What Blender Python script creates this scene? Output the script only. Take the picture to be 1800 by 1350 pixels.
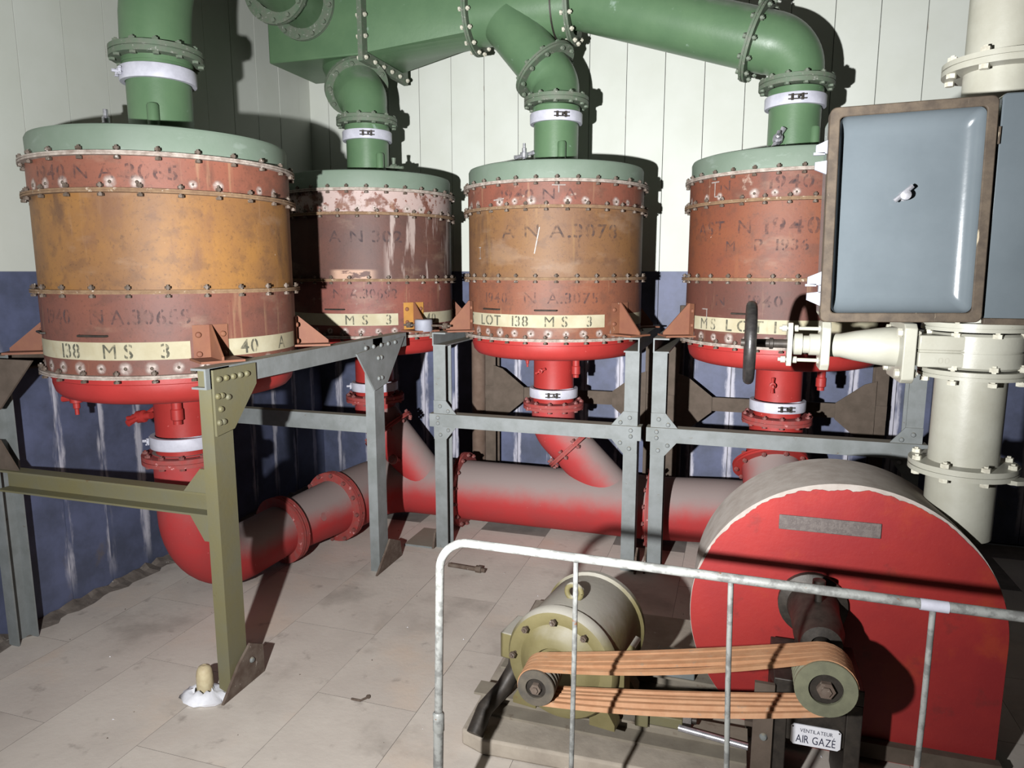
import bpy, bmesh, math, random
from mathutils import Vector, Matrix, Quaternion

for o in list(bpy.data.objects):
    bpy.data.objects.remove(o)
SC = bpy.context.scene
COL = SC.collection
PI = math.pi
rnd = random.Random(7)

# ------------------------------------------------------------ camera, world, lights, exposure
cam_d = bpy.data.cameras.new('camera'); cam = bpy.data.objects.new('camera', cam_d); COL.objects.link(cam)
cam_d.sensor_fit = 'HORIZONTAL'; cam_d.sensor_width = 36.0; cam_d.lens = 25.0
cam_d.clip_start = 0.02; cam_d.clip_end = 60
cam.location = (0, 0, 1.5)
cam.rotation_euler = (math.radians(90 - 9.0), 0, math.radians(17.54))
SC.camera = cam

w = bpy.data.worlds.new('world'); SC.world = w; w.use_nodes = True
w.node_tree.nodes['Background'].inputs[0].default_value = (0.8, 0.82, 0.85, 1)
w.node_tree.nodes['Background'].inputs[1].default_value = 0.004

# one hand-held flash head a little left of and below the camera: broad spill plus the brighter core of its beam
for nm, watts, cone, aim in (('flash_spill', 385, 156, (-1.5, 3.9, 2.4)), ('flash_core', 600, 74, (-0.62, 4.4, 1.9))):
    fl_d = bpy.data.lights.new(nm, 'SPOT'); fl = bpy.data.objects.new(nm, fl_d); COL.objects.link(fl)
    fl_d.energy = watts; fl_d.spot_size = math.radians(cone); fl_d.spot_blend = 1.0; fl_d.shadow_soft_size = 0.022
    fl_d.color = (0.985, 0.99, 1.0)
    fl.location = (-0.60, -0.10, 1.41)
    fl.rotation_euler = (Vector(aim) - fl.location).to_track_quat('-Z', 'Y').to_euler()

vs = SC.view_settings
vs.view_transform = 'Standard'; vs.look = 'None'; vs.gamma = 1.0; vs.use_curve_mapping = False
vs.exposure = 0.52
SC.cycles.max_bounces = 4
SC.cycles.diffuse_bounces = 2

# ------------------------------------------------------------ materials
def lin(c):
    return tuple(((v / 255) / 12.92 if v / 255 <= 0.04045 else ((v / 255 + 0.055) / 1.055) ** 2.4) for v in c) + (1.0,)

def mat(name, base, var=None, vscale=4.0, vthr=0.5, vsoft=0.25, spots=(), dust=None, rough=0.55, metal=0.0,
        bump=0.15, bscale=60.0, spec=0.4):
    """Procedural paint: base colour, cloudy variation, spots / streaks, settled dust on upward faces."""
    m = bpy.data.materials.new(name); m.use_nodes = True
    nt = m.node_tree; N = nt.nodes; L = nt.links
    b = N['Principled BSDF']
    b.inputs['Roughness'].default_value = rough; b.inputs['Metallic'].default_value = metal
    b.inputs['Specular IOR Level'].default_value = spec
    tc = N.new('ShaderNodeTexCoord'); oi = N.new('ShaderNodeObjectInfo')
    add = N.new('ShaderNodeVectorMath'); add.operation = 'MULTIPLY_ADD'
    cmb = N.new('ShaderNodeCombineXYZ')
    L.new(oi.outputs['Random'], cmb.inputs[0]); L.new(oi.outputs['Random'], cmb.inputs[1])
    L.new(cmb.outputs[0], add.inputs[0]); add.inputs[1].default_value = (37, 21, 0); L.new(tc.outputs['Object'], add.inputs[2])
    co = add.outputs[0]
    def noise(scale, det=5.0, ro=0.6):
        mp = N.new('ShaderNodeVectorMath'); mp.operation = 'MULTIPLY'
        mp.inputs[1].default_value = (scale,) * 3 if not isinstance(scale, (tuple, list)) else scale
        L.new(co, mp.inputs[0])
        n = N.new('ShaderNodeTexNoise'); n.inputs['Scale'].default_value = 1.0
        n.inputs['Detail'].default_value = det; n.inputs['Roughness'].default_value = ro
        L.new(mp.outputs[0], n.inputs['Vector'])
        return n.outputs['Fac']
    def rng(src, lo, hi):
        r = N.new('ShaderNodeMapRange'); r.interpolation_type = 'SMOOTHSTEP'
        r.inputs['From Min'].default_value = lo; r.inputs['From Max'].default_value = hi
        L.new(src, r.inputs['Value'])
        return r.outputs['Result']
    def mul(a, c):
        x = N.new('ShaderNodeMath'); x.operation = 'MULTIPLY'; L.new(a, x.inputs[0])
        if isinstance(c, float): x.inputs[1].default_value = c
        else: L.new(c, x.inputs[1])
        return x.outputs[0]
    cur = None
    def mix(fac, colr):
        nonlocal cur
        x = N.new('ShaderNodeMix'); x.data_type = 'RGBA'
        L.new(fac, x.inputs['Factor'])
        if cur is None: x.inputs['A'].default_value = lin(base)
        else: L.new(cur, x.inputs['A'])
        x.inputs['B'].default_value = lin(colr); cur = x.outputs['Result']
    if var: mix(rng(noise(vscale), vthr - vsoft, vthr + vsoft), var)
    sep = None
    for s in spots:
        f = rng(noise(s['scale'], s.get('det', 5.0)), s['thr'], s['thr'] + s.get('soft', 0.05))
        for ax, lo, hi in s.get('mask', ()):
            if sep is None:
                sep = N.new('ShaderNodeSeparateXYZ'); L.new(tc.outputs['Object'], sep.inputs[0])
            f = mul(f, rng(sep.outputs[ax], lo, hi))
        mix(mul(f, float(s.get('amt', 1.0))), s['col'])
    if dust:
        g = N.new('ShaderNodeNewGeometry'); sx = N.new('ShaderNodeSeparateXYZ'); L.new(g.outputs['Normal'], sx.inputs[0])
        ad = N.new('ShaderNodeMath'); ad.operation = 'MULTIPLY_ADD'
        L.new(noise(dust.get('scale', 14.0)), ad.inputs[0]); ad.inputs[1].default_value = dust.get('jit', 0.5)
        L.new(sx.outputs[2], ad.inputs[2])
        mix(mul(rng(ad.outputs[0], dust['lo'], dust['hi']), float(dust.get('amt', 1.0))), dust['col'])
    if cur is None: b.inputs['Base Color'].default_value = lin(base)
    else: L.new(cur, b.inputs['Base Color'])
    if bump:
        bp = N.new('ShaderNodeBump'); bp.inputs['Strength'].default_value = bump; bp.inputs['Distance'].default_value = 0.004
        L.new(noise(bscale, 4.0), bp.inputs['Height']); L.new(bp.outputs[0], b.inputs['Normal'])
    return m

WHITEFLECK = dict(col=(205, 190, 182), scale=26.0, thr=0.72, soft=0.04)
DIRT = dict(col=(70, 52, 44), scale=(9.0, 9.0, 3.0), thr=0.60, soft=0.16, amt=0.6)
DUSTG = (150, 143, 136)
M = {}
M['green'] = mat('green_paint', (86, 112, 82), (78, 104, 76), 6, spots=[dict(col=(150, 168, 158), scale=16.0, thr=0.66, soft=0.1, amt=0.5)],
                 dust=dict(col=(128, 132, 124), lo=0.75, hi=1.25, scale=10), rough=0.38, bump=0.12)
M['green_flange'] = mat('green_flange_paint', (84, 102, 82), (98, 102, 90), 30, spots=[dict(col=(165, 168, 160), scale=60.0, thr=0.6, soft=0.1, amt=0.6)], rough=0.6)
M['lid'] = mat('lid_paint', (102, 117, 102), (110, 123, 110), 7, spots=[dict(col=(130, 142, 132), scale=(8, 8, 20), thr=0.6, soft=0.1, amt=0.5)], rough=0.6, bump=0.1)
M['flange_pale'] = mat('pale_flange', (170, 160, 150), (120, 105, 95), 40, rough=0.8)
M['flange_rust'] = mat('rusty_flange', (128, 104, 78), (105, 80, 60), 40, spots=[dict(col=(165, 150, 132), scale=50.0, thr=0.6, soft=0.1)], rough=0.85)
M['bolt'] = mat('bolt_steel', (98, 86, 76), (76, 64, 54), 60, spots=[dict(col=(190, 185, 178), scale=90.0, thr=0.6, soft=0.1, amt=0.7)], rough=0.6, metal=0.2, bump=0)
M['bolt_green'] = mat('bolt_green', (88, 104, 86), (104, 108, 96), 60, rough=0.6, bump=0)
M['bolt_red'] = mat('bolt_red', (124, 56, 52), (112, 80, 76), 60, rough=0.6, bump=0)
M['bolt_white'] = mat('bolt_white', (200, 198, 182), (165, 160, 145), 60, rough=0.5, bump=0)
M['red'] = mat('red_paint', (160, 48, 45), (144, 42, 38), 5, spots=[dict(col=(205, 110, 105), scale=40.0, thr=0.68, soft=0.05, amt=0.5)], rough=0.5, bump=0.12)
M['red_dusty'] = mat('dusty_red_paint', (160, 42, 42), (146, 48, 48), 6, spots=[dict(col=(215, 130, 125), scale=60.0, thr=0.70, soft=0.04, amt=0.6)],
                     dust=dict(col=(130, 117, 113), lo=0.0, hi=0.85, jit=0.3, scale=12), rough=0.75, bump=0.12)
M['red_flange'] = mat('dusty_red_flange', (146, 54, 50), (134, 72, 68), 30, spots=[dict(col=(215, 160, 158), scale=35.0, thr=0.62, soft=0.08, amt=0.6)], rough=0.75)
M['clamp'] = mat('white_clamp_paint', (190, 190, 200), (168, 168, 178), 18, rough=0.5, bump=0.1)
M['chrome'] = mat('worn_chrome', (200, 200, 205), (150, 150, 155), 60, rough=0.3, metal=0.7, bump=0)
M['dark_metal'] = mat('dark_metal', (46, 42, 38), (64, 58, 52), 40, rough=0.5, metal=0.3)
M['black'] = mat('black_paint', (30, 28, 28), (44, 42, 40), 50, rough=0.4)
M['steel'] = mat('grey_steel_paint', (122, 126, 126), (106, 110, 108), 12, spots=[dict(col=(92, 74, 58), scale=30.0, thr=0.68, soft=0.06, amt=0.7)],
                 dust=dict(col=(138, 130, 112), lo=0.9, hi=1.2, amt=0.7), rough=0.65)
M['steel_olive'] = mat('olive_steel_paint', (104, 98, 66), (100, 98, 80), 5, spots=[dict(col=(92, 74, 48), scale=22.0, thr=0.66, soft=0.08, amt=0.7)], rough=0.6)
M['steel_brown'] = mat('brown_dirty_steel', (92, 80, 70), (76, 66, 56), 14, rough=0.85)
M['rail_steel'] = mat('dusty_slide_rail', (132, 124, 110), (116, 108, 96), 12, spots=[dict(col=(96, 82, 68), scale=20.0, thr=0.6, soft=0.1, amt=0.6)], rough=0.85)
M['foot'] = mat('rusty_foot_plate', (104, 92, 82), (78, 62, 52), 22, spots=[dict(col=(150, 140, 130), scale=45.0, thr=0.62, soft=0.08)], rough=0.9)
M['bracket'] = mat('orange_bracket_paint', (124, 82, 58), (112, 70, 54), 9, spots=[dict(col=(185, 160, 140), scale=34.0, thr=0.68, soft=0.05, amt=0.6)], rough=0.7)
M['bracket_yellow'] = mat('yellow_bracket_paint', (168, 122, 58), (150, 106, 50), 9, rough=0.7)
M['label'] = mat('cream_label_paint', (172, 166, 142), (156, 147, 120), 9, spots=[dict(col=(150, 128, 92), scale=(14.0, 14.0, 5.0), thr=0.64, soft=0.1, amt=0.6)], rough=0.8, bump=0.05)
M['cream'] = mat('cream_valve_paint', (160, 159, 147), (148, 146, 133), 9, spots=[dict(col=(120, 100, 60), scale=22.0, thr=0.72, soft=0.06, amt=0.8)], rough=0.4, bump=0.1)
M['brass'] = mat('brass', (176, 150, 80), (140, 116, 60), 50, rough=0.35, metal=0.7)
M['cabinet'] = mat('blue_grey_cabinet_paint', (88, 95, 99), (81, 88, 92), 5, spots=[dict(col=(96, 104, 108), scale=60.0, thr=0.73, soft=0.03, amt=0.6)], rough=0.2, bump=0.06, bscale=40)
M['gasket'] = mat('worn_brown_rim', (78, 67, 54), (54, 45, 36), 30, spots=[dict(col=(178, 165, 140), scale=(50.0, 50.0, 8.0), thr=0.64, soft=0.06, amt=0.6)], rough=0.75)
M['motor'] = mat('olive_motor_paint', (112, 104, 70), (98, 90, 58), 9, spots=[dict(col=(110, 76, 46), scale=14.0, thr=0.64, soft=0.12, amt=0.6)],
                 dust=dict(col=(150, 146, 136), lo=0.62, hi=1.15, scale=10), rough=0.6)
M['fan_red'] = mat('fan_red_paint', (148, 42, 38), (128, 34, 36), 3, spots=[dict(col=(150, 56, 34), scale=4.0, thr=0.54, soft=0.14, amt=0.6), dict(col=(96, 40, 38), scale=11.0, thr=0.60, soft=0.12, amt=0.4), dict(col=(150, 70, 60), scale=60.0, thr=0.68, soft=0.06, amt=0.5)], rough=0.5, bump=0.15)
M['fan_rim'] = mat('dusty_fan_rim', (158, 151, 144), (140, 131, 123), 18, rough=0.9)
M['belt'] = mat('orange_belt', (180, 138, 104), (166, 120, 86), 26, spots=[dict(col=(150, 130, 110), scale=40.0, thr=0.62, soft=0.08, amt=0.6)], rough=0.7)
M['pulley'] = mat('olive_pulley', (120, 120, 98), (104, 104, 86), 30, rough=0.5, metal=0.15)
M['pulley_dark'] = mat('dark_pulley', (84, 80, 74), (108, 100, 88), 26, rough=0.55, metal=0.3)
M['rail'] = mat('chipped_rail_paint', (142, 143, 139), (112, 112, 109), 34, vthr=0.52, vsoft=0.08, spots=[dict(col=(120, 82, 56), scale=40.0, thr=0.68, soft=0.04)], rough=0.5, metal=0.1, bump=0.25)
M['sign'] = mat('enamel_sign', (226, 226, 230), (214, 214, 220), 20, rough=0.25, bump=0)
M['ink'] = mat('sign_ink', (38, 40, 62), rough=0.4, bump=0)
M['plate'] = mat('grey_name_plate', (98, 90, 86), (88, 80, 77), 60, vthr=0.5, vsoft=0.06, rough=0.7, bump=0.4, bscale=160)
M['concrete'] = mat('machine_plinth_concrete', (168, 158, 144), (140, 130, 118), 7, spots=[dict(col=(190, 184, 176), scale=60.0, thr=0.70, soft=0.03)], rough=0.95, bump=0.5, bscale=30)
M['grout'] = mat('slab_joint', (136, 128, 121), (112, 105, 99), 8, rough=1.0)
M['slab'] = mat('dusty_floor_slab', (206, 197, 186), (190, 180, 170), 2.2, spots=[dict(col=(205, 186, 168), scale=1.7, thr=0.54, soft=0.2, amt=0.7),
                dict(col=(142, 133, 124), scale=2.6, thr=0.52, soft=0.22, amt=0.55), dict(col=(120, 110, 102), scale=9.0, thr=0.60, soft=0.14, amt=0.5), dict(col=(205, 200, 194), scale=45.0, thr=0.76, soft=0.02),
                dict(col=(92, 82, 76), scale=36.0, thr=0.745, soft=0.02)], rough=0.9, bump=0.25, bscale=40)
M['rag'] = mat('white_paper', (228, 228, 232), (210, 210, 216), 20, rough=0.9)
M['wax'] = mat('dirty_wax', (196, 184, 150), (168, 150, 118), 26, rough=0.6)
M['room'] = mat('unlit_room_paint', (58, 57, 53), (50, 49, 46), 2, rough=0.9)
M['ceiling'] = mat('ceiling_paint', (84, 83, 78), (76, 75, 70), 2, rough=0.9)
M['greycan'] = mat('grey_cap', (140, 142, 152), (126, 128, 138), 12, rough=0.6)

def ink_mat(name, col, thr, top, nsc=38):
    """Worn stencil paint: solid where it survives, bare (transparent) where it has rubbed off."""
    m = bpy.data.materials.new(name); m.use_nodes = True
    nt = m.node_tree; N = nt.nodes; L = nt.links; b = N['Principled BSDF']
    b.inputs['Base Color'].default_value = lin(col); b.inputs['Roughness'].default_value = 0.9
    tc = N.new('ShaderNodeTexCoord'); n = N.new('ShaderNodeTexNoise'); n.inputs['Scale'].default_value = nsc; n.inputs['Detail'].default_value = 4
    L.new(tc.outputs['Object'], n.inputs['Vector'])
    r = N.new('ShaderNodeMapRange'); r.inputs['From Min'].default_value = thr - 0.16; r.inputs['From Max'].default_value = thr + 0.16
    r.inputs['To Min'].default_value = top; r.inputs['To Max'].default_value = 0.0
    L.new(n.outputs['Fac'], r.inputs['Value']); L.new(r.outputs['Result'], b.inputs['Alpha'])
    return m
def halo_mat():
    """Chipped white paint round a rivet: dense at the rivet, broken towards its rim."""
    m = ink_mat('chipped_white_patch', (178, 164, 156), 0.5, 1.0, 55)
    nt = m.node_tree; N = nt.nodes; L = nt.links; b = N['Principled BSDF']
    n = b.inputs['Alpha'].links[0].from_socket
    tc = N.new('ShaderNodeTexCoord'); ln = N.new('ShaderNodeVectorMath'); ln.operation = 'LENGTH'; L.new(tc.outputs['Object'], ln.inputs[0])
    oi = N.new('ShaderNodeObjectInfo')
    r = N.new('ShaderNodeMapRange'); r.interpolation_type = 'SMOOTHSTEP'; r.inputs['From Min'].default_value = .026; r.inputs['From Max'].default_value = .008
    L.new(ln.outputs['Value'], r.inputs['Value'])
    x = N.new('ShaderNodeMath'); x.operation = 'MULTIPLY_ADD'; L.new(n, x.inputs[0]); x.inputs[1].default_value = .8; x.inputs[2].default_value = .35
    y = N.new('ShaderNodeMath'); y.operation = 'MULTIPLY'; L.new(r.outputs['Result'], y.inputs[0]); L.new(x.outputs[0], y.inputs[1]); y.use_clamp = True
    L.new(y.outputs[0], b.inputs['Alpha']); return m
M['white_halo'] = halo_mat()
M['ink_label'] = ink_mat('worn_label_ink', (72, 72, 62), 0.58, .8)
M['ink_faint'] = ink_mat('faint_stencil_ink', (62, 56, 60), 0.47, .6)
M['chalk'] = ink_mat('chalk_mark', (190, 182, 176), 0.58, .8)

def shell(name, base, var, extra=(), streak=(150, 120, 92), vs_=4):
    return mat(name, base, var, vs_, vsoft=0.2, rough=0.6, bump=0.15, spots=[
        DIRT, dict(col=(74, 54, 46), scale=(13.0, 13.0, 17.0), det=9.0, thr=0.50, soft=0.16, amt=0.34), dict(col=(64, 46, 38), scale=85.0, thr=0.56, soft=0.12, amt=0.38), dict(col=(150, 128, 108), scale=(3.0, 3.0, 7.0), thr=0.56, soft=0.14, amt=0.28), dict(col=streak, scale=(22.0, 22.0, 1.6), thr=0.60, soft=0.12, amt=0.5),
        dict(col=(208, 192, 180), scale=30.0, thr=0.735, soft=0.03, amt=0.8)] + list(extra))
SH = {
 'd1': (shell('ochre_upper_ring', (128, 78, 61), (114, 70, 56)), shell('ochre_barrel', (137, 97, 50), (116, 82, 51), [dict(col=(104, 73, 55), scale=(5, 5, 2.2), thr=0.56, soft=0.15, amt=0.7)]),
        shell('ochre_lower_ring', (113, 70, 56), (98, 64, 56))),
 'd2': (shell('flaked_upper_ring', (116, 77, 62), (100, 64, 53), [dict(col=(161, 142, 136), scale=11.0, thr=0.40, soft=0.10), dict(col=(109, 70, 58), scale=40.0, thr=0.58, soft=0.06)]),
        shell('dark_barrel', (90, 60, 51), (78, 56, 51), [dict(col=(159, 144, 137), scale=(20, 20, 2.4), thr=0.53, soft=0.10, amt=.8, mask=((0, 0.27, 0.31),)),
              dict(col=(168, 136, 116), scale=(12.0, 12.0, 30.0), thr=0.42, soft=0.1, mask=((2, 0.055, 0.04), (0, 0.0, 0.06), (0, 0.26, 0.2)))], streak=(95, 70, 59)),
        shell('dark_lower_ring', (120, 69, 57), (102, 63, 57), [dict(col=(155, 134, 124), scale=12.0, thr=0.62, soft=0.08, amt=0.7)])),
 'd3': (shell('olive_upper_ring', (122, 71, 57), (110, 70, 56), [dict(col=(155, 138, 125), scale=9.0, thr=0.64, soft=0.06, amt=0.8)]),
        shell('olive_barrel', (109, 79, 56), (117, 84, 51), streak=(132, 101, 64)), shell('olive_lower_ring', (120, 74, 53), (108, 68, 52))),
 'd4': (shell('rust_upper_ring', (113, 65, 47), (103, 60, 46), [dict(col=(155, 136, 122), scale=10.0, thr=0.66, soft=0.06, amt=0.7)]),
        shell('rust_barrel', (116, 68, 45), (109, 62, 45), streak=(123, 77, 51)), shell('rust_lower_ring', (94, 55, 45), (84, 53, 45))),
}

def wall_mat():
    """Painted sheet planks: cream above 1.5 m, dark blue below, white lime along the joints of the blue part."""
    m = mat('wall_plank_paint', (194, 197, 189), (186, 189, 179), 2.5, rough=0.55, bump=0.06, bscale=20)
    nt = m.node_tree; N = nt.nodes; L = nt.links; b = N['Principled BSDF']
    src = b.inputs['Base Color'].links[0].from_socket
    tc = N.new('ShaderNodeTexCoord'); sp = N.new('ShaderNodeSeparateXYZ'); L.new(tc.outputs['Object'], sp.inputs[0])
    oi = N.new('ShaderNodeObjectInfo')
    def mth(op, a, c=None):
        x = N.new('ShaderNodeMath'); x.operation = op
        for i, v in enumerate((a, c)):
            if v is None: continue
            if isinstance(v, (int, float)): x.inputs[i].default_value = v
            else: L.new(v, x.inputs[i])
        return x.outputs[0]
    def rng(s, lo, hi):
        r = N.new('ShaderNodeMapRange'); r.interpolation_type = 'SMOOTHSTEP'
        r.inputs['From Min'].default_value = lo; r.inputs['From Max'].default_value = hi; L.new(s, r.inputs['Value']); return r.outputs['Result']
    off = N.new('ShaderNodeCombineXYZ'); L.new(mth('MULTIPLY', oi.outputs['Random'], 53.0), off.inputs[0])
    va = N.new('ShaderNodeVectorMath'); va.operation = 'ADD'; L.new(tc.outputs['Object'], va.inputs[0]); L.new(off.outputs[0], va.inputs[1])
    def noise(sc):
        mp = N.new('ShaderNodeVectorMath'); mp.operation = 'MULTIPLY'; mp.inputs[1].default_value = sc; L.new(va.outputs[0], mp.inputs[0])
        n = N.new('ShaderNodeTexNoise'); n.inputs['Scale'].default_value = 1; n.inputs['Detail'].default_value = 5; n.inputs['Roughness'].default_value = 0.65
        L.new(mp.outputs[0], n.inputs['Vector']); return n.outputs['Fac']
    def mix(f, a, bcol):
        x = N.new('ShaderNodeMix'); x.data_type = 'RGBA'; L.new(f, x.inputs['Factor'])
        if isinstance(a, tuple): x.inputs['A'].default_value = a
        else: L.new(a, x.inputs['A'])
        if isinstance(bcol, tuple): x.inputs['B'].default_value = bcol
        else: L.new(bcol, x.inputs['B'])
        return x.outputs['Result']
    ax = mth('ABSOLUTE', sp.outputs[0])
    jit = mth('MULTIPLY', noise((30, 1, 9)), 0.05)
    edge = rng(mth('ADD', ax, jit), 0.104, 0.124)          # near the joint
    up = rng(noise((8, 1, 1.3)), 0.40, 0.52)                # broken along the height
    low = rng(sp.outputs[2], 0.02, 0.2)
    hi = rng(sp.outputs[2], 1.25, 1.0)
    lime = mth('MULTIPLY', mth('MULTIPLY', edge, up), mth('MULTIPLY', low, hi))
    blue = mix(rng(noise((4, 1, 4)), 0.3, 0.7), lin((89, 95, 122)), lin((68, 73, 90)))
    blue = mix(mth('MULTIPLY', lime, 0.9), blue, lin((186, 184, 194)))
    blue = mix(mth('MULTIPLY', rng(noise((5, 1, 3)), 0.6, 0.75), mth('MULTIPLY', rng(sp.outputs[2], 0.5, 0.1), 0.7)), blue, lin((104, 92, 76)))
    rust = mth('MULTIPLY', rng(ax, 0.1, 0.11), rng(noise((60, 1, 7)), 0.6, 0.68))
    cream = mix(mth('MULTIPLY', rust, 0.6), src, lin((128, 104, 78)))
    c = mix(rng(sp.outputs[2], 1.498, 1.502), blue, cream)
    L.new(c, b.inputs['Base Color'])
    return m
M['plank'] = wall_mat()

# ------------------------------------------------------------ mesh helpers
ORG = {}
def frame(axis):
    a = Vector(axis).normalized()
    r = Vector((0, 0, 1)) if abs(a.z) < 0.9 else Vector((0, -1, 0))
    u = r.cross(a).normalized() if abs(a.z) < 0.9 else Vector((1, 0, 0))
    u = (u - a * u.dot(a)).normalized()
    return u, a.cross(u), a

class MB:
    def __init__(s): s.v = []; s.f = []; s.m = []
    def add(s, vs_, fs, mi=0):
        o = len(s.v); s.v += [Vector(p) for p in vs_]
        for f in fs: s.f.append(tuple(i + o for i in f)); s.m.append(mi)
        return s
    def box(s, lo, hi, mi=0, rot=None, piv=None):
        x0, y0, z0 = lo; x1, y1, z1 = hi
        P = [Vector(p) for p in ((x0, y0, z0), (x1, y0, z0), (x1, y1, z0), (x0, y1, z0), (x0, y0, z1), (x1, y0, z1), (x1, y1, z1), (x0, y1, z1))]
        if rot is not None:
            c = Vector(piv) if piv else sum(P, Vector()) / 8
            P = [c + rot @ (p - c) for p in P]
        return s.add(P, ((0, 3, 2, 1), (4, 5, 6, 7), (0, 1, 5, 4), (1, 2, 6, 5), (2, 3, 7, 6), (3, 0, 4, 7)), mi)
    def lathe(s, prof, c=(0, 0, 0), axis=(0, 0, 1), n=32, mi=0, a0=0.0, a1=2 * PI, closed=True):
        """prof: list of (radius, height) along the axis; ends closed by fans when radius is 0."""
        u, v, a = frame(axis); c = Vector(c); full = abs(a1 - a0 - 2 * PI) < 1e-6
        k = n if full else n + 1
        rings = []
        for r, h in prof:
            if r < 1e-6: rings.append([len(s.v)]); s.v.append(c + a * h); continue
            ids = []
            for i in range(k):
                t = a0 + (a1 - a0) * i / n
                ids.append(len(s.v)); s.v.append(c + u * (r * math.cos(t)) + v * (r * math.sin(t)) + a * h)
            rings.append(ids)
        for A, B in zip(rings[:-1], rings[1:]):
            m_ = n
            for i in range(m_):
                j = (i + 1) % k
                if len(A) == 1 and len(B) == 1: continue
                if len(A) == 1: f = (A[0], B[j], B[i])
                elif len(B) == 1: f = (A[i], A[j], B[0])
                else: f = (A[i], A[j], B[j], B[i])
                s.f.append(f); s.m.append(mi)
        return s
    def cyl(s, p0, p1, r0, r1=None, n=24, mi=0, cap=True):
        p0 = Vector(p0); p1 = Vector(p1); r1 = r0 if r1 is None else r1; h = (p1 - p0).length
        pr = [(r0, 0), (r1, h)]
        if cap: pr = [(0, 0)] + pr + [(0, h)]
        return s.lathe(pr, p0, p1 - p0, n, mi)
    def tube(s, path, r, n=28, mi=0, cap=True):
        P = [Vector(p) for p in path]; R = r if isinstance(r, (list, tuple)) else [r] * len(P)
        T = []
        for i in range(len(P)):
            d = (P[min(i + 1, len(P) - 1)] - P[max(i - 1, 0)]); T.append(d.normalized())
        u, v, a = frame(T[0]); rings = []
        for i, p in enumerate(P):
            if i: q = T[i - 1].rotation_difference(T[i]); u = q @ u
            u = (u - T[i] * u.dot(T[i])).normalized(); v = T[i].cross(u)
            ids = []
            for k in range(n):
                t = 2 * PI * k / n; ids.append(len(s.v)); s.v.append(p + u * (R[i] * math.cos(t)) + v * (R[i] * math.sin(t)))
            rings.append(ids)
        for A, B in zip(rings[:-1], rings[1:]):
            for k in range(n):
                j = (k + 1) % n; s.f.append((A[k], A[j], B[j], B[k])); s.m.append(mi)
        if cap:
            for ids, flip in ((rings[0], True), (rings[-1], False)):
                s.f.append(tuple(reversed(ids)) if flip else tuple(ids)); s.m.append(mi)
        return s
    def prism(s, poly, org, U, V, W, t, mi=0):
        """2-D polygon (u, v) extruded by t along W."""
        org = Vector(org); U = Vector(U); V = Vector(V); W = Vector(W) * t; n = len(poly)
        A = [org + U * a + V * b for a, b in poly]; B = [p + W for p in A]
        fs = [tuple(range(n - 1, -1, -1)), tuple(range(n, 2 * n))] + [(i, (i + 1) % n, n + (i + 1) % n, n + i) for i in range(n)]
        if U.cross(V).dot(W) < 0: fs = [tuple(reversed(f)) for f in fs]
        return s.add(A + B, fs, mi)
    def mesh(s, name, mats, off=Vector((0, 0, 0)), angle=38):
        me = bpy.data.meshes.new(name)
        me.from_pydata([p - off for p in s.v], [], s.f)
        for mt in (mats if isinstance(mats, (list, tuple)) else [mats]): me.materials.append(mt)
        me.polygons.foreach_set('material_index', s.m)
        me.polygons.foreach_set('use_smooth', [True] * len(s.f))
        me.set_sharp_from_angle(angle=math.radians(angle))
        me.update()
        return me
    def build(s, name, mats, parent=None, angle=38, bev=0.0, own=False):
        """Link as ONE object. Own origin at the base of the piece when top-level (or own), else the parent's."""
        xs = [p.x for p in s.v]; ys = [p.y for p in s.v]; zs = [p.z for p in s.v]
        base = Vector(((min(xs) + max(xs)) / 2, (min(ys) + max(ys)) / 2, min(zs)))
        off = base if (parent is None or own) else ORG[parent]
        o = bpy.data.objects.new(name, s.mesh(name, mats, off, angle)); COL.objects.link(o)
        if parent is not None: o.parent = parent; o.location = off - ORG[parent]
        else: o.location = off
        ORG[o] = off
        if bev:
            md = o.modifiers.new('bevel', 'BEVEL'); md.width = bev; md.segments = 2; md.limit_method = 'ANGLE'
        return o

def tag(o, label=None, cat=None, group=None, kind=None):
    if label: o['label'] = label
    if cat: o['category'] = cat
    if group: o['group'] = group
    if kind: o['kind'] = kind
    return o
def thing(name, label, cat, loc, group=None):
    o = bpy.data.objects.new(name, None); COL.objects.link(o); o.location = loc; o.empty_display_size = 0.1
    ORG[o] = Vector(loc); return tag(o, label, cat, group)
def put(me, name, parent, p, q=None, s=None):
    o = bpy.data.objects.new(name, me); COL.objects.link(o); o.parent = parent
    o.location = Vector(p) - ORG[parent]
    if q is not None: o.rotation_mode = 'QUATERNION'; o.rotation_quaternion = q
    if s is not None: o.scale = (s, s, s)
    ORG[o] = Vector(p); return o
def zto(axis): return Vector((0, 0, 1)).rotation_difference(Vector(axis))

def fillet(pts, rads, seg=10):
    P = [Vector(p) for p in pts]; out = [P[0]]
    for i in range(1, len(P) - 1):
        a = (P[i - 1] - P[i]).normalized(); b = (P[i + 1] - P[i]).normalized(); r = rads[i - 1]
        ang = a.angle(b); d = r / math.tan(ang / 2)
        c = P[i] + (a + b).normalized() * (r / math.sin(ang / 2))
        s = P[i] + a * d; e = P[i] + b * d
        v0 = s - c; v1 = e - c; w_ = v0.angle(v1)
        for k in range(seg + 1):
            t = k / seg; out.append(c + (v0 * math.sin((1 - t) * w_) + v1 * math.sin(t * w_)) / math.sin(w_))
    out.append(P[-1]); return out

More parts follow.
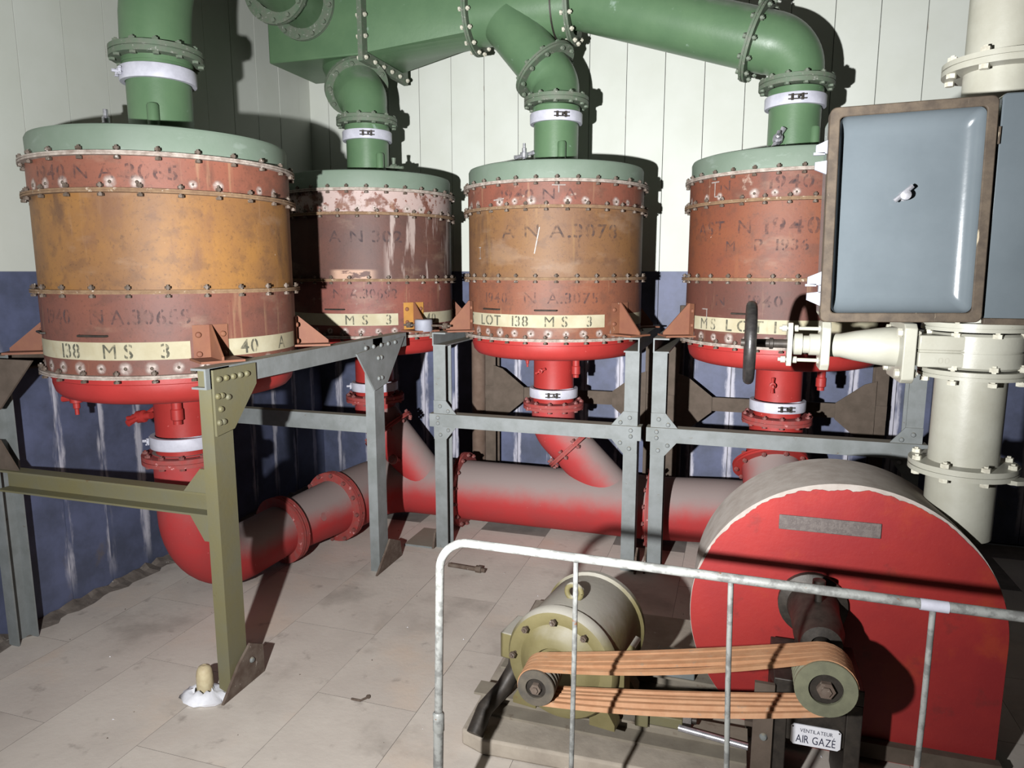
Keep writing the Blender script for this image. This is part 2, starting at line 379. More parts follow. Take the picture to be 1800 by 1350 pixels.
# shared bolt meshes (axis along local z, centred on the flange)
def bolt_mesh(name, mt, r, half, head):
    e = half + head
    return MB().lathe([(0, e + .005), (r * .45, e + .005), (r * .45, e), (r * .97, e), (r, half), (r * .5, half), (r * .5, -half), (r, -half), (r * .97, -e), (0, -e)][::-1], n=6).mesh(name, mt, angle=20)
BOLT = {
 'drum': bolt_mesh('bolt', M['bolt'], .0105, .011, .009),
 'green': bolt_mesh('bolt', M['bolt_green'], .0125, .017, .012),
 'pale': bolt_mesh('bolt', M['bolt_white'], .0125, .017, .012),
 'red': bolt_mesh('bolt', M['bolt_red'], .012, .017, .011),
 'cream': bolt_mesh('bolt', M['bolt_white'], .013, .016, .012),
}
def rivet_mesh():
    m = MB(); k = 18; vs_ = [(0, 0, 0.0012)]; rr = random.Random(3)
    for i in range(k): r = .026 * rr.uniform(.92, 1.0); vs_.append((r * math.cos(2 * PI * i / k), r * math.sin(2 * PI * i / k), 0.0008))
    m.add(vs_, [(0, 1 + i, 1 + (i + 1) % k) for i in range(k)], 1)
    m.lathe([(.006, 0), (.0055, .003), (.0035, .005), (0, .006)], n=8, mi=0)
    return m.mesh('rivet', [M['bolt'], M['white_halo']])
RIVET = rivet_mesh()
DOMES = {}
def dome_mesh(mt):
    m = MB(); m.lathe([(.011, 0), (.0105, .004), (.0075, .008), (0, .010)], n=12); return m.mesh('bolt', mt)
DOME = dome_mesh(M['steel']); DOME_O = dome_mesh(M['steel_olive']); DOME_B = dome_mesh(M['bracket'])

def flange(parent, c, axis, ri, ro, t, mt, nb=0, bolt='green', phase=0.0, name='flange', label=None):
    c = Vector(c); u, v, a = frame(axis)
    m = MB().lathe([(ri, -t), (ro, -t), (ro, -.002), (ro - .006, -.002), (ro - .006, .002), (ro, .002), (ro, t), (ri, t), (ri, -t)], c, axis, 40)
    o = m.build(name, mt, parent, own=True)
    if label: o['label'] = label
    q = zto(a); rb = (ri + ro) / 2 + .25 * (ro - ri)
    for k in range(nb):
        th = 2 * PI * (k + phase) / nb
        put(BOLT[bolt], 'bolt', o, c + u * (rb * math.cos(th)) + v * (rb * math.sin(th)), q)
    return o

# ------------------------------------------------------------ text
_tc = {}
def glyph(s, stencil=False):
    """Filled outline of a string as (verts2d, faces, width); round stencil letters get a bridge cut through them."""
    key = (s, stencil)
    if key in _tc: return _tc[key]
    cu = bpy.data.curves.new('lettering', 'FONT'); cu.body = s; cu.size = 1.0; cu.resolution_u = 3; cu.offset = 0.012 if stencil and s not in 'MNAVW' else 0.0
    ob = bpy.data.objects.new('lettering', cu); COL.objects.link(ob)
    dg = bpy.context.evaluated_depsgraph_get(); me = bpy.data.meshes.new_from_object(ob.evaluated_get(dg))
    bm = bmesh.new(); bm.from_mesh(me)
    if stencil and len(s) == 1 and s in 'OS380659':
        xs = [v.co.x for v in bm.verts]; c = (min(xs) + max(xs)) / 2
        for x in (c - .035, c + .035):
            bmesh.ops.bisect_plane(bm, geom=bm.verts[:] + bm.edges[:] + bm.faces[:], plane_co=(x, 0, 0), plane_no=(1, 0, 0))
        dead = [f for f in bm.faces if abs(f.calc_center_median().x - c) < .035]
        bmesh.ops.delete(bm, geom=dead, context='FACES')
    bm.verts.index_update()
    V = [(v.co.x, v.co.y) for v in bm.verts]; F = [tuple(v.index for v in f.verts) for f in bm.faces]
    bm.free(); bpy.data.objects.remove(ob); bpy.data.curves.remove(cu); bpy.data.meshes.remove(me)
    w_ = (max(x for x, y in V) - min(x for x, y in V)) if V else .3
    _tc[key] = (V, F, w_); return _tc[key]

def ring_text(parent, mt, s, c, R, phi, z, h, xs=1.0, gap=.12):
    """Letters wrapped on a vertical cylinder, centred at angle phi (0 = towards -Y, positive to +X), baseline z, height h."""
    sc = h / .70; items = []; tot = 0
    for ch in s:
        if ch == ' ': items.append((None, .35)); tot += .35; continue
        V, F, w_ = glyph(ch, True); items.append((V, F, w_)); tot += w_ + gap
    x = -tot / 2
    for it in items:
        if it[0] is None: x += it[1]; continue
        V, F, w_ = it; x0 = min(p[0] for p in V); vs_ = []
        for px, py in V:
            t = math.radians(phi) + (px - x0 + x) * sc * xs / R
            vs_.append((c[0] + R * math.sin(t), c[1] - R * math.cos(t), z + py * sc))
        MB().add(vs_, F).build('letter', mt, parent); x += w_ + gap

def flat_text(parent, mt, s, org, U, V, h, width):
    """Flat printed word, one object per letter."""
    G = [glyph(ch, False) if ch != ' ' else None for ch in s]
    adv = [(g[2] + .10) if g else .30 for g in G]; sx = width / (sum(adv) - .10); x = 0.0
    sc = h / .73; org = Vector(org); U = Vector(U); V = Vector(V)
    for g, a_ in zip(G, adv):
        if g:
            x0 = min(p[0] for p in g[0])
            MB().add([org + U * ((px - x0 + x) * sx) + V * (py * sc) for px, py in g[0]], g[1]).build('letter', mt, parent)
        x += a_

# ------------------------------------------------------------ the room
XL, YB, XR, YF, ZC = -2.82, 4.40, 3.2, -2.2, 3.45
fl_o = tag(MB().box((XL, YF, -.06), (XR, YB, -.0022)).build('floor', M['grout']), kind='structure')
PW, PL = .39, .86
slab_mb = MB().box((-PW / 2 + .0007, -PL / 2 + .0007, -.03), (PW / 2 - .0007, PL / 2 - .0007, 0)); slab_mb.m = [1, 0, 1, 1, 1, 1]
slab_me = slab_mb.mesh('slab', [M['slab'], M['grout']])
for i in range(-2, 13):   # the row by the left wall runs under it
    x = -1.77 + PW * (i - 1) + PW / 2
    if x > XR - .2: continue
    for k in range(-1, 6):
        y = 2.47 + (.43 if i % 2 == 0 else 0) + PL * (k - 2) + PL / 2
        if y + PL / 2 > YB + .02 or y < .1: continue
        put(slab_me, 'slab', fl_o, (x, y, rnd.uniform(-.0007, 0)))
tag(MB().box((XL - .1, YF, ZC), (XR, YB + .1, ZC + .1)).build('ceiling', M['ceiling']), kind='structure')
tag(MB().box((XR, YF, 0), (XR + .1, YB, ZC)).build('wall_right', M['room']), kind='structure')
tag(MB().box((XL, YF - .1, 0), (XR, YF, ZC)).build('wall_front', M['room']), kind='structure')
wl = tag(MB().box((XL - .1, YF, 0), (XL - .012, YB, ZC)).build('wall_left', M['room']), kind='structure')
wb = tag(MB().box((XL, YB + .012, 0), (XR, YB + .1, ZC)).build('wall_back', M['room']), kind='structure')
def plank_mesh(w_):
    a = w_ / 2 - .0018
    return MB().box((-a, 0, 0.012), (a, .012, ZC)).mesh('plank', M['plank'])
PWL, PWB = .2187, .2219
mL, mB = plank_mesh(PWL), plank_mesh(PWB)
for k in range(-12, 10):
    y = 2.3035 + PWL * (k + .5)
    if y > YB + .1: continue
    put(mL, 'plank', wl, (XL + rnd.uniform(-.003, .0), y, 0), Quaternion((0, 0, 1), PI / 2))
for i in range(-4, 24):
    x = -2.016 + PWB * (i + .5)
    if x < XL or x > XR - .05: continue
    put(mB, 'plank', wb, (x, YB + rnd.uniform(-.003, .0), 0), Quaternion((0, 0, 1), 0))

# ------------------------------------------------------------ filter drums
def cock(parent, p, d, side, mt, s=1.0):
    """Small drain cock: stem along d, collar, cross handle along side."""
    p = Vector(p); d = Vector(d).normalized(); side = Vector(side).normalized()
    o = MB().lathe([(0, 0), (.008 * s, 0), (.008 * s, .018 * s), (.014 * s, .020 * s), (.014 * s, .036 * s), (.008 * s, .038 * s), (.008 * s, .05 * s), (.005 * s, .052 * s), (.005 * s, .066 * s), (0, .066 * s)], p, d, 10).build('drain_cock', mt, parent, own=True)
    MB().lathe([(0, -.036 * s), (.008 * s, -.034 * s), (.006 * s, -.02 * s), (.006 * s, .02 * s), (.008 * s, .034 * s), (0, .036 * s)], p + d * .028 * s, side, 8).build('handle', mt, o)
    return o

def clip(parent, c, R, phi, z, mt):
    """Toggle clip that closes a clamp band."""
    t = math.radians(phi); n = Vector((math.sin(t), -math.cos(t), 0)); s = Vector((math.cos(t), math.sin(t), 0)); p = Vector((c[0], c[1], z)) + n * R
    m = MB()
    for k in (-1, 1):
        m.cyl(p + s * .022 * k + n * .006 + Vector((0, 0, -.014)), p + s * .022 * k + n * .006 + Vector((0, 0, .014)), .006, n=8)
        m.cyl(p - s * .04 + n * .008 + Vector((0, 0, .009 * k)), p + s * .04 + n * .008 + Vector((0, 0, .009 * k)), .003, n=8)
    m.cyl(p + n * .004 + s * .006, p + n * .03 + s * .006, .006, n=6)
    return m.build('clip', mt, parent)

def drum(key, label, c, dz, nb, labels, stencils, bands, brackets, stub, clips, topcock, bars, ybr=None, upz=0.0, cs=1.6):
    R = .47; cx, cy = c; zb = 1.055 + dz
    t = thing('filter_drum', label, 'filter', (cx, cy, zb), 'round gas filters on steel stands')
    up, main, low = SH[key]; C = lambda z: (cx, cy, z + dz)
    n = 80
    MB().lathe([(0, 1.062), (.11, 1.062), (.13, 1.055), (.395, 1.055), (.425, 1.064), (.444, 1.085), (.452, 1.115), (.452, 1.133), (.456, 1.136), (.456, 1.16)], C(0), n=n).build('bottom_pan', M['red'], t)
    MB().lathe([(R, 1.170), (R, 1.458)], C(0), n=n).build('lower_ring', low, t, own=True)
    MB().lathe([(R - .003, 1.47), (R - .003, 1.80)], C(0), n=n).build('barrel', main, t, own=True)
    MB().lathe([(R, 1.812), (R, 1.922)], C(0), n=n).build('upper_ring', up, t, own=True)
    MB().lathe([(R - .006, 1.932), (R - .004, 2.012), (R - .010, 2.024), (R - .03, 2.030), (.15, 2.046), (.12, 2.05), (0, 2.05)], C(0), n=n).build('lid', M['lid'], t)
    for i, (z, mt, ro) in enumerate(((1.165, M['flange_pale'], .492), (1.464, M['flange_rust'], .496), (1.806, M['flange_rust'], .494), (1.927, M['flange_pale'], .494))):
        f = MB().lathe([(.44, z - .007), (ro, z - .007), (ro, z - .0015), (ro - .004, z - .0015), (ro - .004, z + .0015), (ro, z + .0015), (ro, z + .007), (.44, z + .007), (.44, z - .007)], C(0), n=n).build('flange', mt, t, own=True)
        for k in range(nb):
            th = 2 * PI * (k + .5 * (i % 2)) / nb + .05
            put(BOLT['drum'], 'bolt', f, (cx + .483 * math.cos(th), cy + .483 * math.sin(th), z + dz), Quaternion((0, 0, 1), rnd.uniform(0, 1)))
    # rivets with chipped white surrounds above the lowest flange
    nr = 34
    for k in range(nr):
        ph = 2 * PI * k / nr; nrm = Vector((math.sin(ph), -math.cos(ph), 0))
        q = zto(nrm) @ Quaternion((0, 0, 1), rnd.uniform(0, 6))
        put(RIVET, 'rivet', t, Vector(C(1.196)) + nrm * R, q, rnd.uniform(.8, 1.15))
        if k % 3 != 1: put(RIVET, 'rivet', t, Vector(C(1.834)) + nrm * R, q, rnd.uniform(.7, 1.15))
    # painted label band with stencilled lot text
    for a0, a1 in bands:
        m = MB().lathe([(R + .0008, 1.226), (R + .0012, 1.2265), (R + .0012, 1.2885), (R + .0008, 1.289)], C(0), n=max(6, int((a1 - a0) / 3)), a0=math.radians(a0 - 90), a1=math.radians(a1 - 90))
        m.build('label_band', M['label'], t, own=True)
    for s, ph, h in labels: ring_text(t, M['ink_label'], s, c, R + .0022, ph, 1.232 + dz, h, 1.0)
    for s, ph, z, h, xs in stencils: ring_text(t, M['ink_faint'], s, c, R + .0014, ph, z + dz, h, xs)
    # grab bars
    for ph in bars:
        P = []
        for d, off in ((-.055, .001), (-.05, .014), (.05, .014), (.055, .001)):
            a = math.radians(ph) + d / R; P.append((cx + (R + off) * math.sin(a), cy - (R + off) * math.cos(a), 1.312 + dz))
        MB().tube(P, .0042, 8).build('grab_bar', M['dark_metal'], t)
    # brackets
    for ph in brackets:
        a = math.radians(ph); nr_ = Vector((math.sin(a), -math.cos(a), 0)); sd = Vector((math.cos(a), math.sin(a), 0)); P = Vector((cx, cy, dz))
        zb_ = 1.192 - dz
        m = MB().lathe([(R, zb_), (R + .006, zb_), (R + .006, 1.345), (R, 1.345)], C(0), n=6, a0=a - PI / 2 - .13, a1=a - PI / 2 + .13)
        bk = m.build('bracket', M['bracket_yellow'] if ybr == ph else M['bracket'], t, own=True)
        m = MB()
        m.prism([(R, zb_), (R + .135, zb_), (R + .135, zb_ + .012), (R + .012, 1.345), (R, 1.345)], P - sd * .004, nr_, (0, 0, 1), sd, .008)
        m.build('web_plate', M['bracket'], bk)
        MB().prism([(R - .01, -.075), (R + .14, -.075), (R + .14, .075), (R - .01, .075)], P + Vector((0, 0, zb_ - .008)), nr_, sd, (0, 0, 1), .008).build('foot_plate', M['bracket'], bk)
        for k in (-1, 1):
            for zz in (1.24, 1.31):
                aa = a + .09 * k
                put(DOME_B, 'rivet', bk, (cx + (R + .006) * math.sin(aa), cy - (R + .006) * math.cos(aa), zz + dz), zto((math.sin(aa), -math.cos(aa), 0)))
    # upper neck, clamp and pocket
    z1, z2, z3 = 2.045, 2.272 + upz, 2.352 + upz
    MB().lathe([(.118, z1), (.118, z2)], C(0), n=40).build('upper_neck', M['green'], t)
    cb = MB().lathe([(.12, z2 - .004), (.137, z2 - .004), (.139, z2), (.139, z2 + .044), (.137, z2 + .048), (.12, z2 + .048)], C(0), n=48).build('clamp_band', M['clamp'], t)
    clip(cb, c, .138, clips[0], z2 + .022 + dz, M['dark_metal'] if key != 'd1' else M['clamp'])
    MB().lathe([(.125, z2 + .044), (.125, z3)], C(0), n=40).build('neck_collar', M['green'], t)
    a = math.radians(clips[2]); pk = Vector((cx + .125 * math.sin(a), cy - .125 * math.cos(a), 0))
    MB().lathe([(.022, z1 - .005), (.022, z1 + .11), (.018, z1 + .118), (0, z1 + .118)], pk + Vector((0, 0, dz)), n=16).build('thermometer_pocket', M['green'], t)
    p, d, s = topcock; cock(t, Vector((cx, cy, dz)) + Vector(p), d, s, M['chrome'] if key != 'd2' else M['bolt_green'], cs)
    # lower neck, clamp, stub and cocks
    MB().lathe([(.118, 1.058), (.112, 1.04), (.112, .862)], C(0), n=40).build('lower_neck', M['red'], t)
    cb = MB().lathe([(.115, .858), (.134, .858), (.136, .854), (.136, .812), (.134, .808), (.115, .808)], C(0), n=48).build('clamp_band', M['clamp'], t)
    clip(cb, c, .135, clips[1], .833 + dz, M['dark_metal'] if key in ('d3', 'd4') else M['clamp'])
    MB().lathe([(.115, .812), (.115, .782)], C(0), n=40).build('lower_collar', M['red'], t)
    if stub:
        sx, sy = stub
        MB().lathe([(.02, 1.06), (.02, .99), (.024, .985), (.024, .945), (.017, .94), (.017, .925), (0, .925)], (cx + sx, cy + sy, dz), n=16).build('sampling_stub', M['red'], t)
    return t

D1, D2, D3, D4 = (-2.21, 2.39), (-2.06, 3.78), (-.965, 3.83), (.215, 3.79)
H = .051
d1 = drum('d1', 'ochre-barrelled filter drum nearest the viewer, beside the left wall', D1, -.035, 24,
     [('138', -4, H), ('M', 15.5, H), ('S', 23.5, H), ('3', 38, H), ('40', 74.5, H), ('A', 96, H)],
     [('1940 N A 3065', 16, 1.845, .05, 1.1), ('1940', -11, 1.352, .052, 1.0), ('N', 11, 1.352, .052, 1.1), ('A.30658', 33, 1.352, .052, .95)],
     [(-40, 47.5), (62, 112)], (56, 124, -56, -124), (.075, -.115), (-30, -60, 30), ((-.28, .0, 2.06), (0, 0, 1), (1, .3, 0)), (8, -32), upz=-.01, cs=1.9)
cock(d1, (-2.572, 2.2, 1.03), (0, 0, -1), (1, .2, 0), M['red'], 1.7)
cock(d1, (-2.32, 2.33, .905), (-1, -.03, -.16), (.2, 1, .3), M['red'], 1.9)
d2 = drum('d2', 'dark brown filter drum in the back corner with flaking white paint on top', D2, -.01, 30,
     [('M', 14.4, H), ('S', 24.2, H), ('3', 39.2, H), ('40', 71, H)],
     [('A N 302', 26, 1.66, .06, 1.2), ('N', 7, 1.37, .05, 1.1), ('A.30692', 30, 1.37, .05, .95)],
     [(-60, 45), (62, 112)], (56, 124, -56, -124), None, (28, -62, 60), ((.13, -.02, 2.085), (1, -.1, 0), (0, 0, 1)), (4,), ybr=56, upz=-.03)
d3 = drum('d3', 'olive-brown filter drum in the middle of the back wall', D3, 0.0, 30,
     [('S', -51, H), ('LOT', -29, H), ('138', -6.5, H), ('M', 11.7, H), ('S', 20.8, H), ('3', 36, H)],
     [('1940 N A', 4, 1.84, .05, 1.3), ('A N A.3078', 18, 1.66, .065, 1.2), ('1940', -24, 1.345, .05, 1.1), ('N', 0, 1.345, .055, 1.2), ('A.3075', 26, 1.345, .052, 1.1)],
     [(-62, 46), (66, 116)], (58, 124, -58, -124), (.135, -.04), (25, 12, 28), ((-.155, -.07, 2.065), (0, 0, 1), (1, .4, .3)), (-28, 9))
cock(d3, (D3[0] - .145, D3[1] - .03, 1.05), (0, 0, -1), (1, 0, 0), M['red'], 1.2)
cock(d3, (D3[0] - .04, D3[1] - .112, .965), (0, -1, 0), (.8, 0, .4), M['red'], .9)
d4 = drum('d4', 'rust-orange filter drum behind the blue-grey cabinet', D4, 0.0, 30,
     [('M', -50, H), ('S', -42.4, H), ('L', -31.5, H), ('O', -23.2, H), ('T', -14.7, H), ('1', -6, H)],
     [('N', -38, 1.85, .05, 1.2), ('1940', -2, 1.85, .055, 1.2), ('AST', -48, 1.665, .06, 1.1), ('N', -25, 1.665, .06, 1.1), ('1940', 0, 1.66, .07, 1.2), ('M', -33, 1.59, .045, 1.1), ('P', -17, 1.59, .05, 1.1), ('1936', 0, 1.59, .048, 1.1),
      ('N', -38, 1.345, .05, 1.1), ('1940', -12, 1.345, .05, 1.1)],
     [(-61, 60)], (62, 124, -68, -124), (.19, -.06), (0, 14, 45), ((-.075, -.1, 2.09), (0, -1, .4), (.5, 0, 1)), (-24,), upz=-.005)
cock(d4, (D4[0] - .035, D4[1] - .113, .95), (0, -1, 0), (0, 0, 1), M['red'], 1.1)
# chalk marks: plain strokes rubbed on the barrels
def chalk(parent, c, strokes, dz=0):
    m = MB()
    for (p0, z0), (p1, z1) in strokes:
        for k in range(4):
            q = []
            for tt in (k / 4, (k + 1) / 4):
                a = math.radians(p0 + (p1 - p0) * tt); z = z0 + (z1 - z0) * tt + dz; q.append((a, z))
            (a, z), (a2, z2) = q; w_ = .0028; h_ = abs(z1 - z0) > .02
            R = .4718; pt = lambda A, Z: (c[0] + R * math.sin(A), c[1] - R * math.cos(A), Z)
            if h_: m.add([pt(a - w_ / R, z), pt(a + w_ / R, z), pt(a2 + w_ / R, z2), pt(a2 - w_ / R, z2)], [(0, 1, 2, 3), (3, 2, 1, 0)])
            else: m.add([pt(a, z - w_), pt(a2, z2 - w_), pt(a2, z2 + w_), pt(a, z + w_)], [(0, 1, 2, 3), (3, 2, 1, 0)])
    m.build('chalk_mark', M['chalk'], parent)
chalk(d4, D4, [((-49, 1.90), (-43, 1.90)), ((-46, 1.90), (-46, 1.835)), ((-46, 1.835), (-42, 1.835)), ((-53, 1.325), (-48, 1.325)), ((-48.5, 1.325), (-48.5, 1.25))])
chalk(d3, D3, [((12, 1.905), (20, 1.905)), ((16, 1.905), (16, 1.87)), ((-41, 1.62), (-38.5, 1.62)), ((-39.5, 1.62), (-39.5, 1.565)), ((-41, 1.565), (-38.5, 1.565)), ((5, 1.71), (2, 1.585)), ((-26, 1.845), (-18, 1.85))])

# ------------------------------------------------------------ green ductwork
GF = M['green_flange']
# plenum box
PX0, PX1, PY0, PY1, PZ0, PZ1 = -2.66, -2.06, 3.74, 4.22, 2.69, 3.30
t = thing('air_plenum', 'green square air box high in the left back corner', 'duct', (-2.36, 3.98, PZ0))
MB().box((PX0, PY0, PZ0), (PX1, PY1, PZ1)).build('box_body', M['green'], t, bev=.008)
ax1 = Vector((-.02, 1, 0)).normalized(); rc = Vector((-2.41, PY0, 2.985))
flange(t, rc - ax1 * .012, ax1, .13, .195, .012, GF, 12, 'green', .3, 'collar_ring')
st = fillet([(-2.30, 4.0, PZ0 + .02), (-2.20, 3.93, 2.60), (-2.125, 3.87, 2.52)], [.1], 5)
dlat = Vector((.50, -.42, -.62)).normalized()
p0 = Vector((-2.28, 3.97, 2.71)); p1 = Vector((-2.165, 3.865, 2.555))
MB().tube([p0 - dlat * .08, p0, p1], .145, 32).build('outlet_spout', M['green'], t)
flange(t, p1, dlat, .10, .185, .013, GF, 10, 'green', .2)
# square-to-round reducer
t = thing('reducer_duct', 'green square-to-round duct piece bolted to the air box', 'duct', (-1.76, 3.98, 2.66))
m = MB(); n = 40; A = []; B = []; yc, zc = 3.97, 2.905
for k in range(n):
    th = 2 * PI * k / n; cs, sn = math.cos(th), math.sin(th); q = 1 / max(abs(cs), abs(sn))
    A.append((PX1 + .03, 3.98 + min(.225, .225 * q) * cs * (1 if q * abs(cs) < 1.01 else 1) * (q if q < 1.42 else 1) / max(1, q) * max(1, q) * 1.0, (PZ0 + PZ1) / 2 + .29 * q * sn))
    A[-1] = (PX1 + .03, 3.98 + .225 * q * cs, (PZ0 + PZ1) / 2 + .29 * q * sn)
    B.append((-1.475, yc + .168 * cs, zc + .168 * sn))
m.add(A + B, [(k, (k + 1) % n, n + (k + 1) % n, n + k) for k in range(n)]); m.build('duct_body', M['green'], t)
m = MB(); fx = PX1 + .004
m.box((fx, PY0 - .045, PZ0 - .045), (fx + .028, PY0 + .012, PZ1 + .03)).box((fx, PY1 - .012, PZ0 - .045), (fx + .028, PY1 + .045, PZ1 + .03)).box((fx, PY0 + .012, PZ0 - .045), (fx + .028, PY1 - .012, PZ0 + .012)).box((fx, PY0 + .012, PZ1 - .012), (fx + .028, PY1 - .012, PZ1 + .03))
sf = m.build('square_flange', GF, t)
for k in range(6): put(BOLT['pale'], 'bolt', sf, (fx + .014, PY0 - .02 + k * .104, PZ0 - .022), zto((1, 0, 0)))
for k in range(1, 6): put(BOLT['pale'], 'bolt', sf, (fx + .014, PY0 - .022, PZ0 - .022 + k * .11), zto((1, 0, 0)))
flange(t, (-1.462, yc, zc), (1, 0, 0), .16, .212, .012, GF, 14, 'pale', .3)
# branch manifold to the middle drum
t = thing('branch_pipe', 'green horizontal pipe with a slanting branch above the middle drum', 'pipe', (-1.15, yc, 2.5))
MB().tube([(-1.45, yc, zc), (-.93, yc, zc)], .166, 40).build('pipe_body', M['green'], t)
dl = Vector((.62, -.10, -.76)).normalized(); pb = Vector((-1.045, 3.895, 2.565))
MB().tube([pb - dl * .36, pb], [.14, .133], 32).build('branch', M['green'], t)
flange(t, (-.915, yc, zc), (1, 0, 0), .15, .205, .012, GF, 14, 'pale', .1)
flange(t, pb, dl, .11, .182, .013, GF, 10, 'green', .2)
MB().lathe([(.166, -.004), (.173, -.004), (.173, .004), (.166, .004)], (-1.0, yc, zc), (1, 0, 0), 40).build('weld_seam', M['dark_metal'], t)
# slanting long pipe to the right drum
pa = Vector((-.90, yc, 2.93)); pe = Vector((.03, 3.83, 2.60)); dsl = (pe - pa).normalized()
t = thing('slanting_pipe', 'long green pipe sloping down towards the right-hand drum', 'pipe', (-.44, 3.9, 2.5))
MB().tube([pa, pe], [.145, .142], 40).build('pipe_body', M['green'], t)
flange(t, pe - dsl * .002, dsl, .12, .192, .013, GF, 12, 'green', .35)
# elbows on the four drums
def elbow(label, path, rr, r0, r1, c, zt, fl=None):
    t = thing('pipe_elbow', label, 'pipe', (c[0], c[1], zt - .03))
    P = fillet(path, rr, 12); R = [r0 + (r1 - r0) * i / (len(P) - 1) for i in range(len(P))]
    MB().tube(P, R, 36).build('pipe_body', M['green'], t)
    flange(t, (c[0], c[1], zt), (0, 0, 1), .115, .17, .02, GF, 12, 'green', .4)
    return t
elbow('green elbow from the slanting pipe down onto the right-hand drum', [pe, pe + dsl * .19, (D4[0], D4[1], 2.36)], [.17], .142, .122, D4, 2.372)
elbow('green elbow below the slanting branch onto the middle drum', [pb, pb + dl * .10, (D3[0], D3[1], 2.37)], [.16], .132, .122, D3, 2.38)
elbow('green elbow below the air box onto the corner drum', [p1, p1 + dlat * .15, (D2[0], D2[1], 2.32)], [.12], .142, .122, D2, 2.335)
t = elbow('big green riser bending off the nearest drum towards the air box', [(D1[0], D1[1], 2.29), (D1[0], D1[1], 2.985), tuple(rc - ax1 * .03)], [.60], .128, .135, D1, 2.327)
flange(t, rc - ax1 * .27, ax1, .12, .19, .014, GF, 12, 'green', .1, 'flange')

# ------------------------------------------------------------ red pipework along the floor
RF = M['red_flange']
def red_thing(name, label, loc): return thing(name, label, 'pipe', loc)
q1 = Vector((-2.185, 2.99, .185)); q2 = Vector((-2.10, 3.36, .20)); dq = (q2 - q1).normalized()
t = red_thing('floor_elbow', 'red elbow under the nearest drum curving onto the floor', (D1[0], D1[1], .05))
MB().tube(fillet([(D1[0], D1[1], .75), (D1[0], D1[1], .178), tuple(q1)], [.30], 14), .13, 36).build('pipe_body', M['red_dusty'], t)
flange(t, (D1[0], D1[1], .728), (0, 0, 1), .11, .172, .018, RF, 12, 'red', .2)
flange(t, q1 - dq * .016, dq, .12, .175, .011, RF, 0, 'red', .1)
t = red_thing('taper_pipe', 'short dusty red pipe widening between two flanges', tuple(q1))
MB().tube([q1 + dq * .01, q2 - dq * .01], [.132, .152], 36).build('pipe_body', M['red_dusty'], t)
flange(t, q1 + dq * .014, dq, .12, .172, .009, RF)
flange(t, q2 - dq * .012, dq, .15, .198, .011, RF, 12, 'red', .1)
MB().lathe([(.022, 0), (.022, .05), (0, .05)], q1 + Vector((.12, .13, .03)), (1, -.2, .3), 14).build('plug', M['red_dusty'], t)
ZP = .212; YP = 3.83
t = red_thing('bend_pipe', 'red corner bend with a branch rising to the corner drum', (-1.95, 3.7, .03))
MB().tube(fillet([tuple(q2 + dq * .012), (-2.02, YP, ZP), (-1.54, YP, ZP)], [.24], 12), .17, 36).build('pipe_body', M['red_dusty'], t)
flange(t, q2 + dq * .014, dq, .15, .196, .009, RF)
P = fillet([(D2[0], D2[1], .77), (D2[0], D2[1], .66), (-1.72, 3.80, .24)], [.12], 8)
MB().tube(P, .122, 32).build('branch', M['red_dusty'], t)
flange(t, (D2[0], D2[1], .752), (0, 0, 1), .11, .172, .018, RF, 12, 'red', .2)
dd = (Vector((-1.72, 3.80, .24)) - Vector((D2[0], D2[1], .66))).normalized()
flange(t, Vector((D2[0], D2[1], .66)) + dd * .13, dd, .11, .165, .012, RF, 10, 'red', .2)
MB().lathe([(.012, -.06), (.012, 0), (.026, .004), (.030, .02), (.022, .034), (0, .038)], (-1.86, 3.62, .42), (-.1, -1, .3), 16).build('drain_knob', M['bolt_red'], t)
t = red_thing('main_pipe', 'long red pipe along the back wall with a branch to the middle drum', (-1.0, YP, .03))
MB().tube([(-1.52, YP, ZP), (-.40, YP, ZP)], .175, 40).build('pipe_body', M['red_dusty'], t)
flange(t, (-1.51, YP, ZP), (1, 0, 0), .16, .222, .013, RF, 14, 'red', .3)
flange(t, (-.405, YP, ZP), (1, 0, 0), .16, .218, .012, RF, 14, 'red', .3)
pl1 = Vector((-.56, YP, .22)); pl0 = Vector((D3[0], D3[1], .63)); dd = (pl1 - pl0).normalized()
MB().tube(fillet([(D3[0], D3[1], .77), tuple(pl0), tuple(pl1)], [.14], 8), .122, 32).build('branch', M['red_dusty'], t)
flange(t, (D3[0], D3[1], .762), (0, 0, 1), .11, .17, .018, RF, 12, 'red', .2)
flange(t, pl0 + dd * .15, dd, .11, .162, .012, RF, 10, 'red', .2)
t = red_thing('suction_pipe', 'dusty red end pipe curving from the wall pipe into the fan', (-.1, 3.7, .03))
MB().tube(fillet([(-.39, YP, ZP), (.20, YP, ZP + .03), (.27, 2.62, .45)], [.30], 12), .172, 40).build('pipe_body', M['red_dusty'], t)
flange(t, (.265, 2.70, .44), Vector((.02, -1, .2)), .16, .215, .012, RF, 14, 'red', .3)
t = red_thing('tee_pipe', 'red drop pipe below the right-hand drum with a tilted flange', (D4[0], D4[1], .3))
dd = Vector((.15, -.62, -.75)).normalized(); pf = Vector((D4[0] - .02, D4[1] - .04, .53))
MB().tube(fillet([(D4[0], D4[1], .77), (D4[0], D4[1], .62), tuple(pf)], [.06], 4), .13, 32).build('pipe_body', M['red'], t)
flange(t, (D4[0], D4[1], .762), (0, 0, 1), .11, .17, .018, RF, 12, 'red', .2)
flange(t, pf, dd, .12, .185, .012, M['red'], 10, 'red', .2)
MB().tube([pf, pf + dd * .22], [.14, .15], 32).build('lower_spout', M['red_dusty'], t)

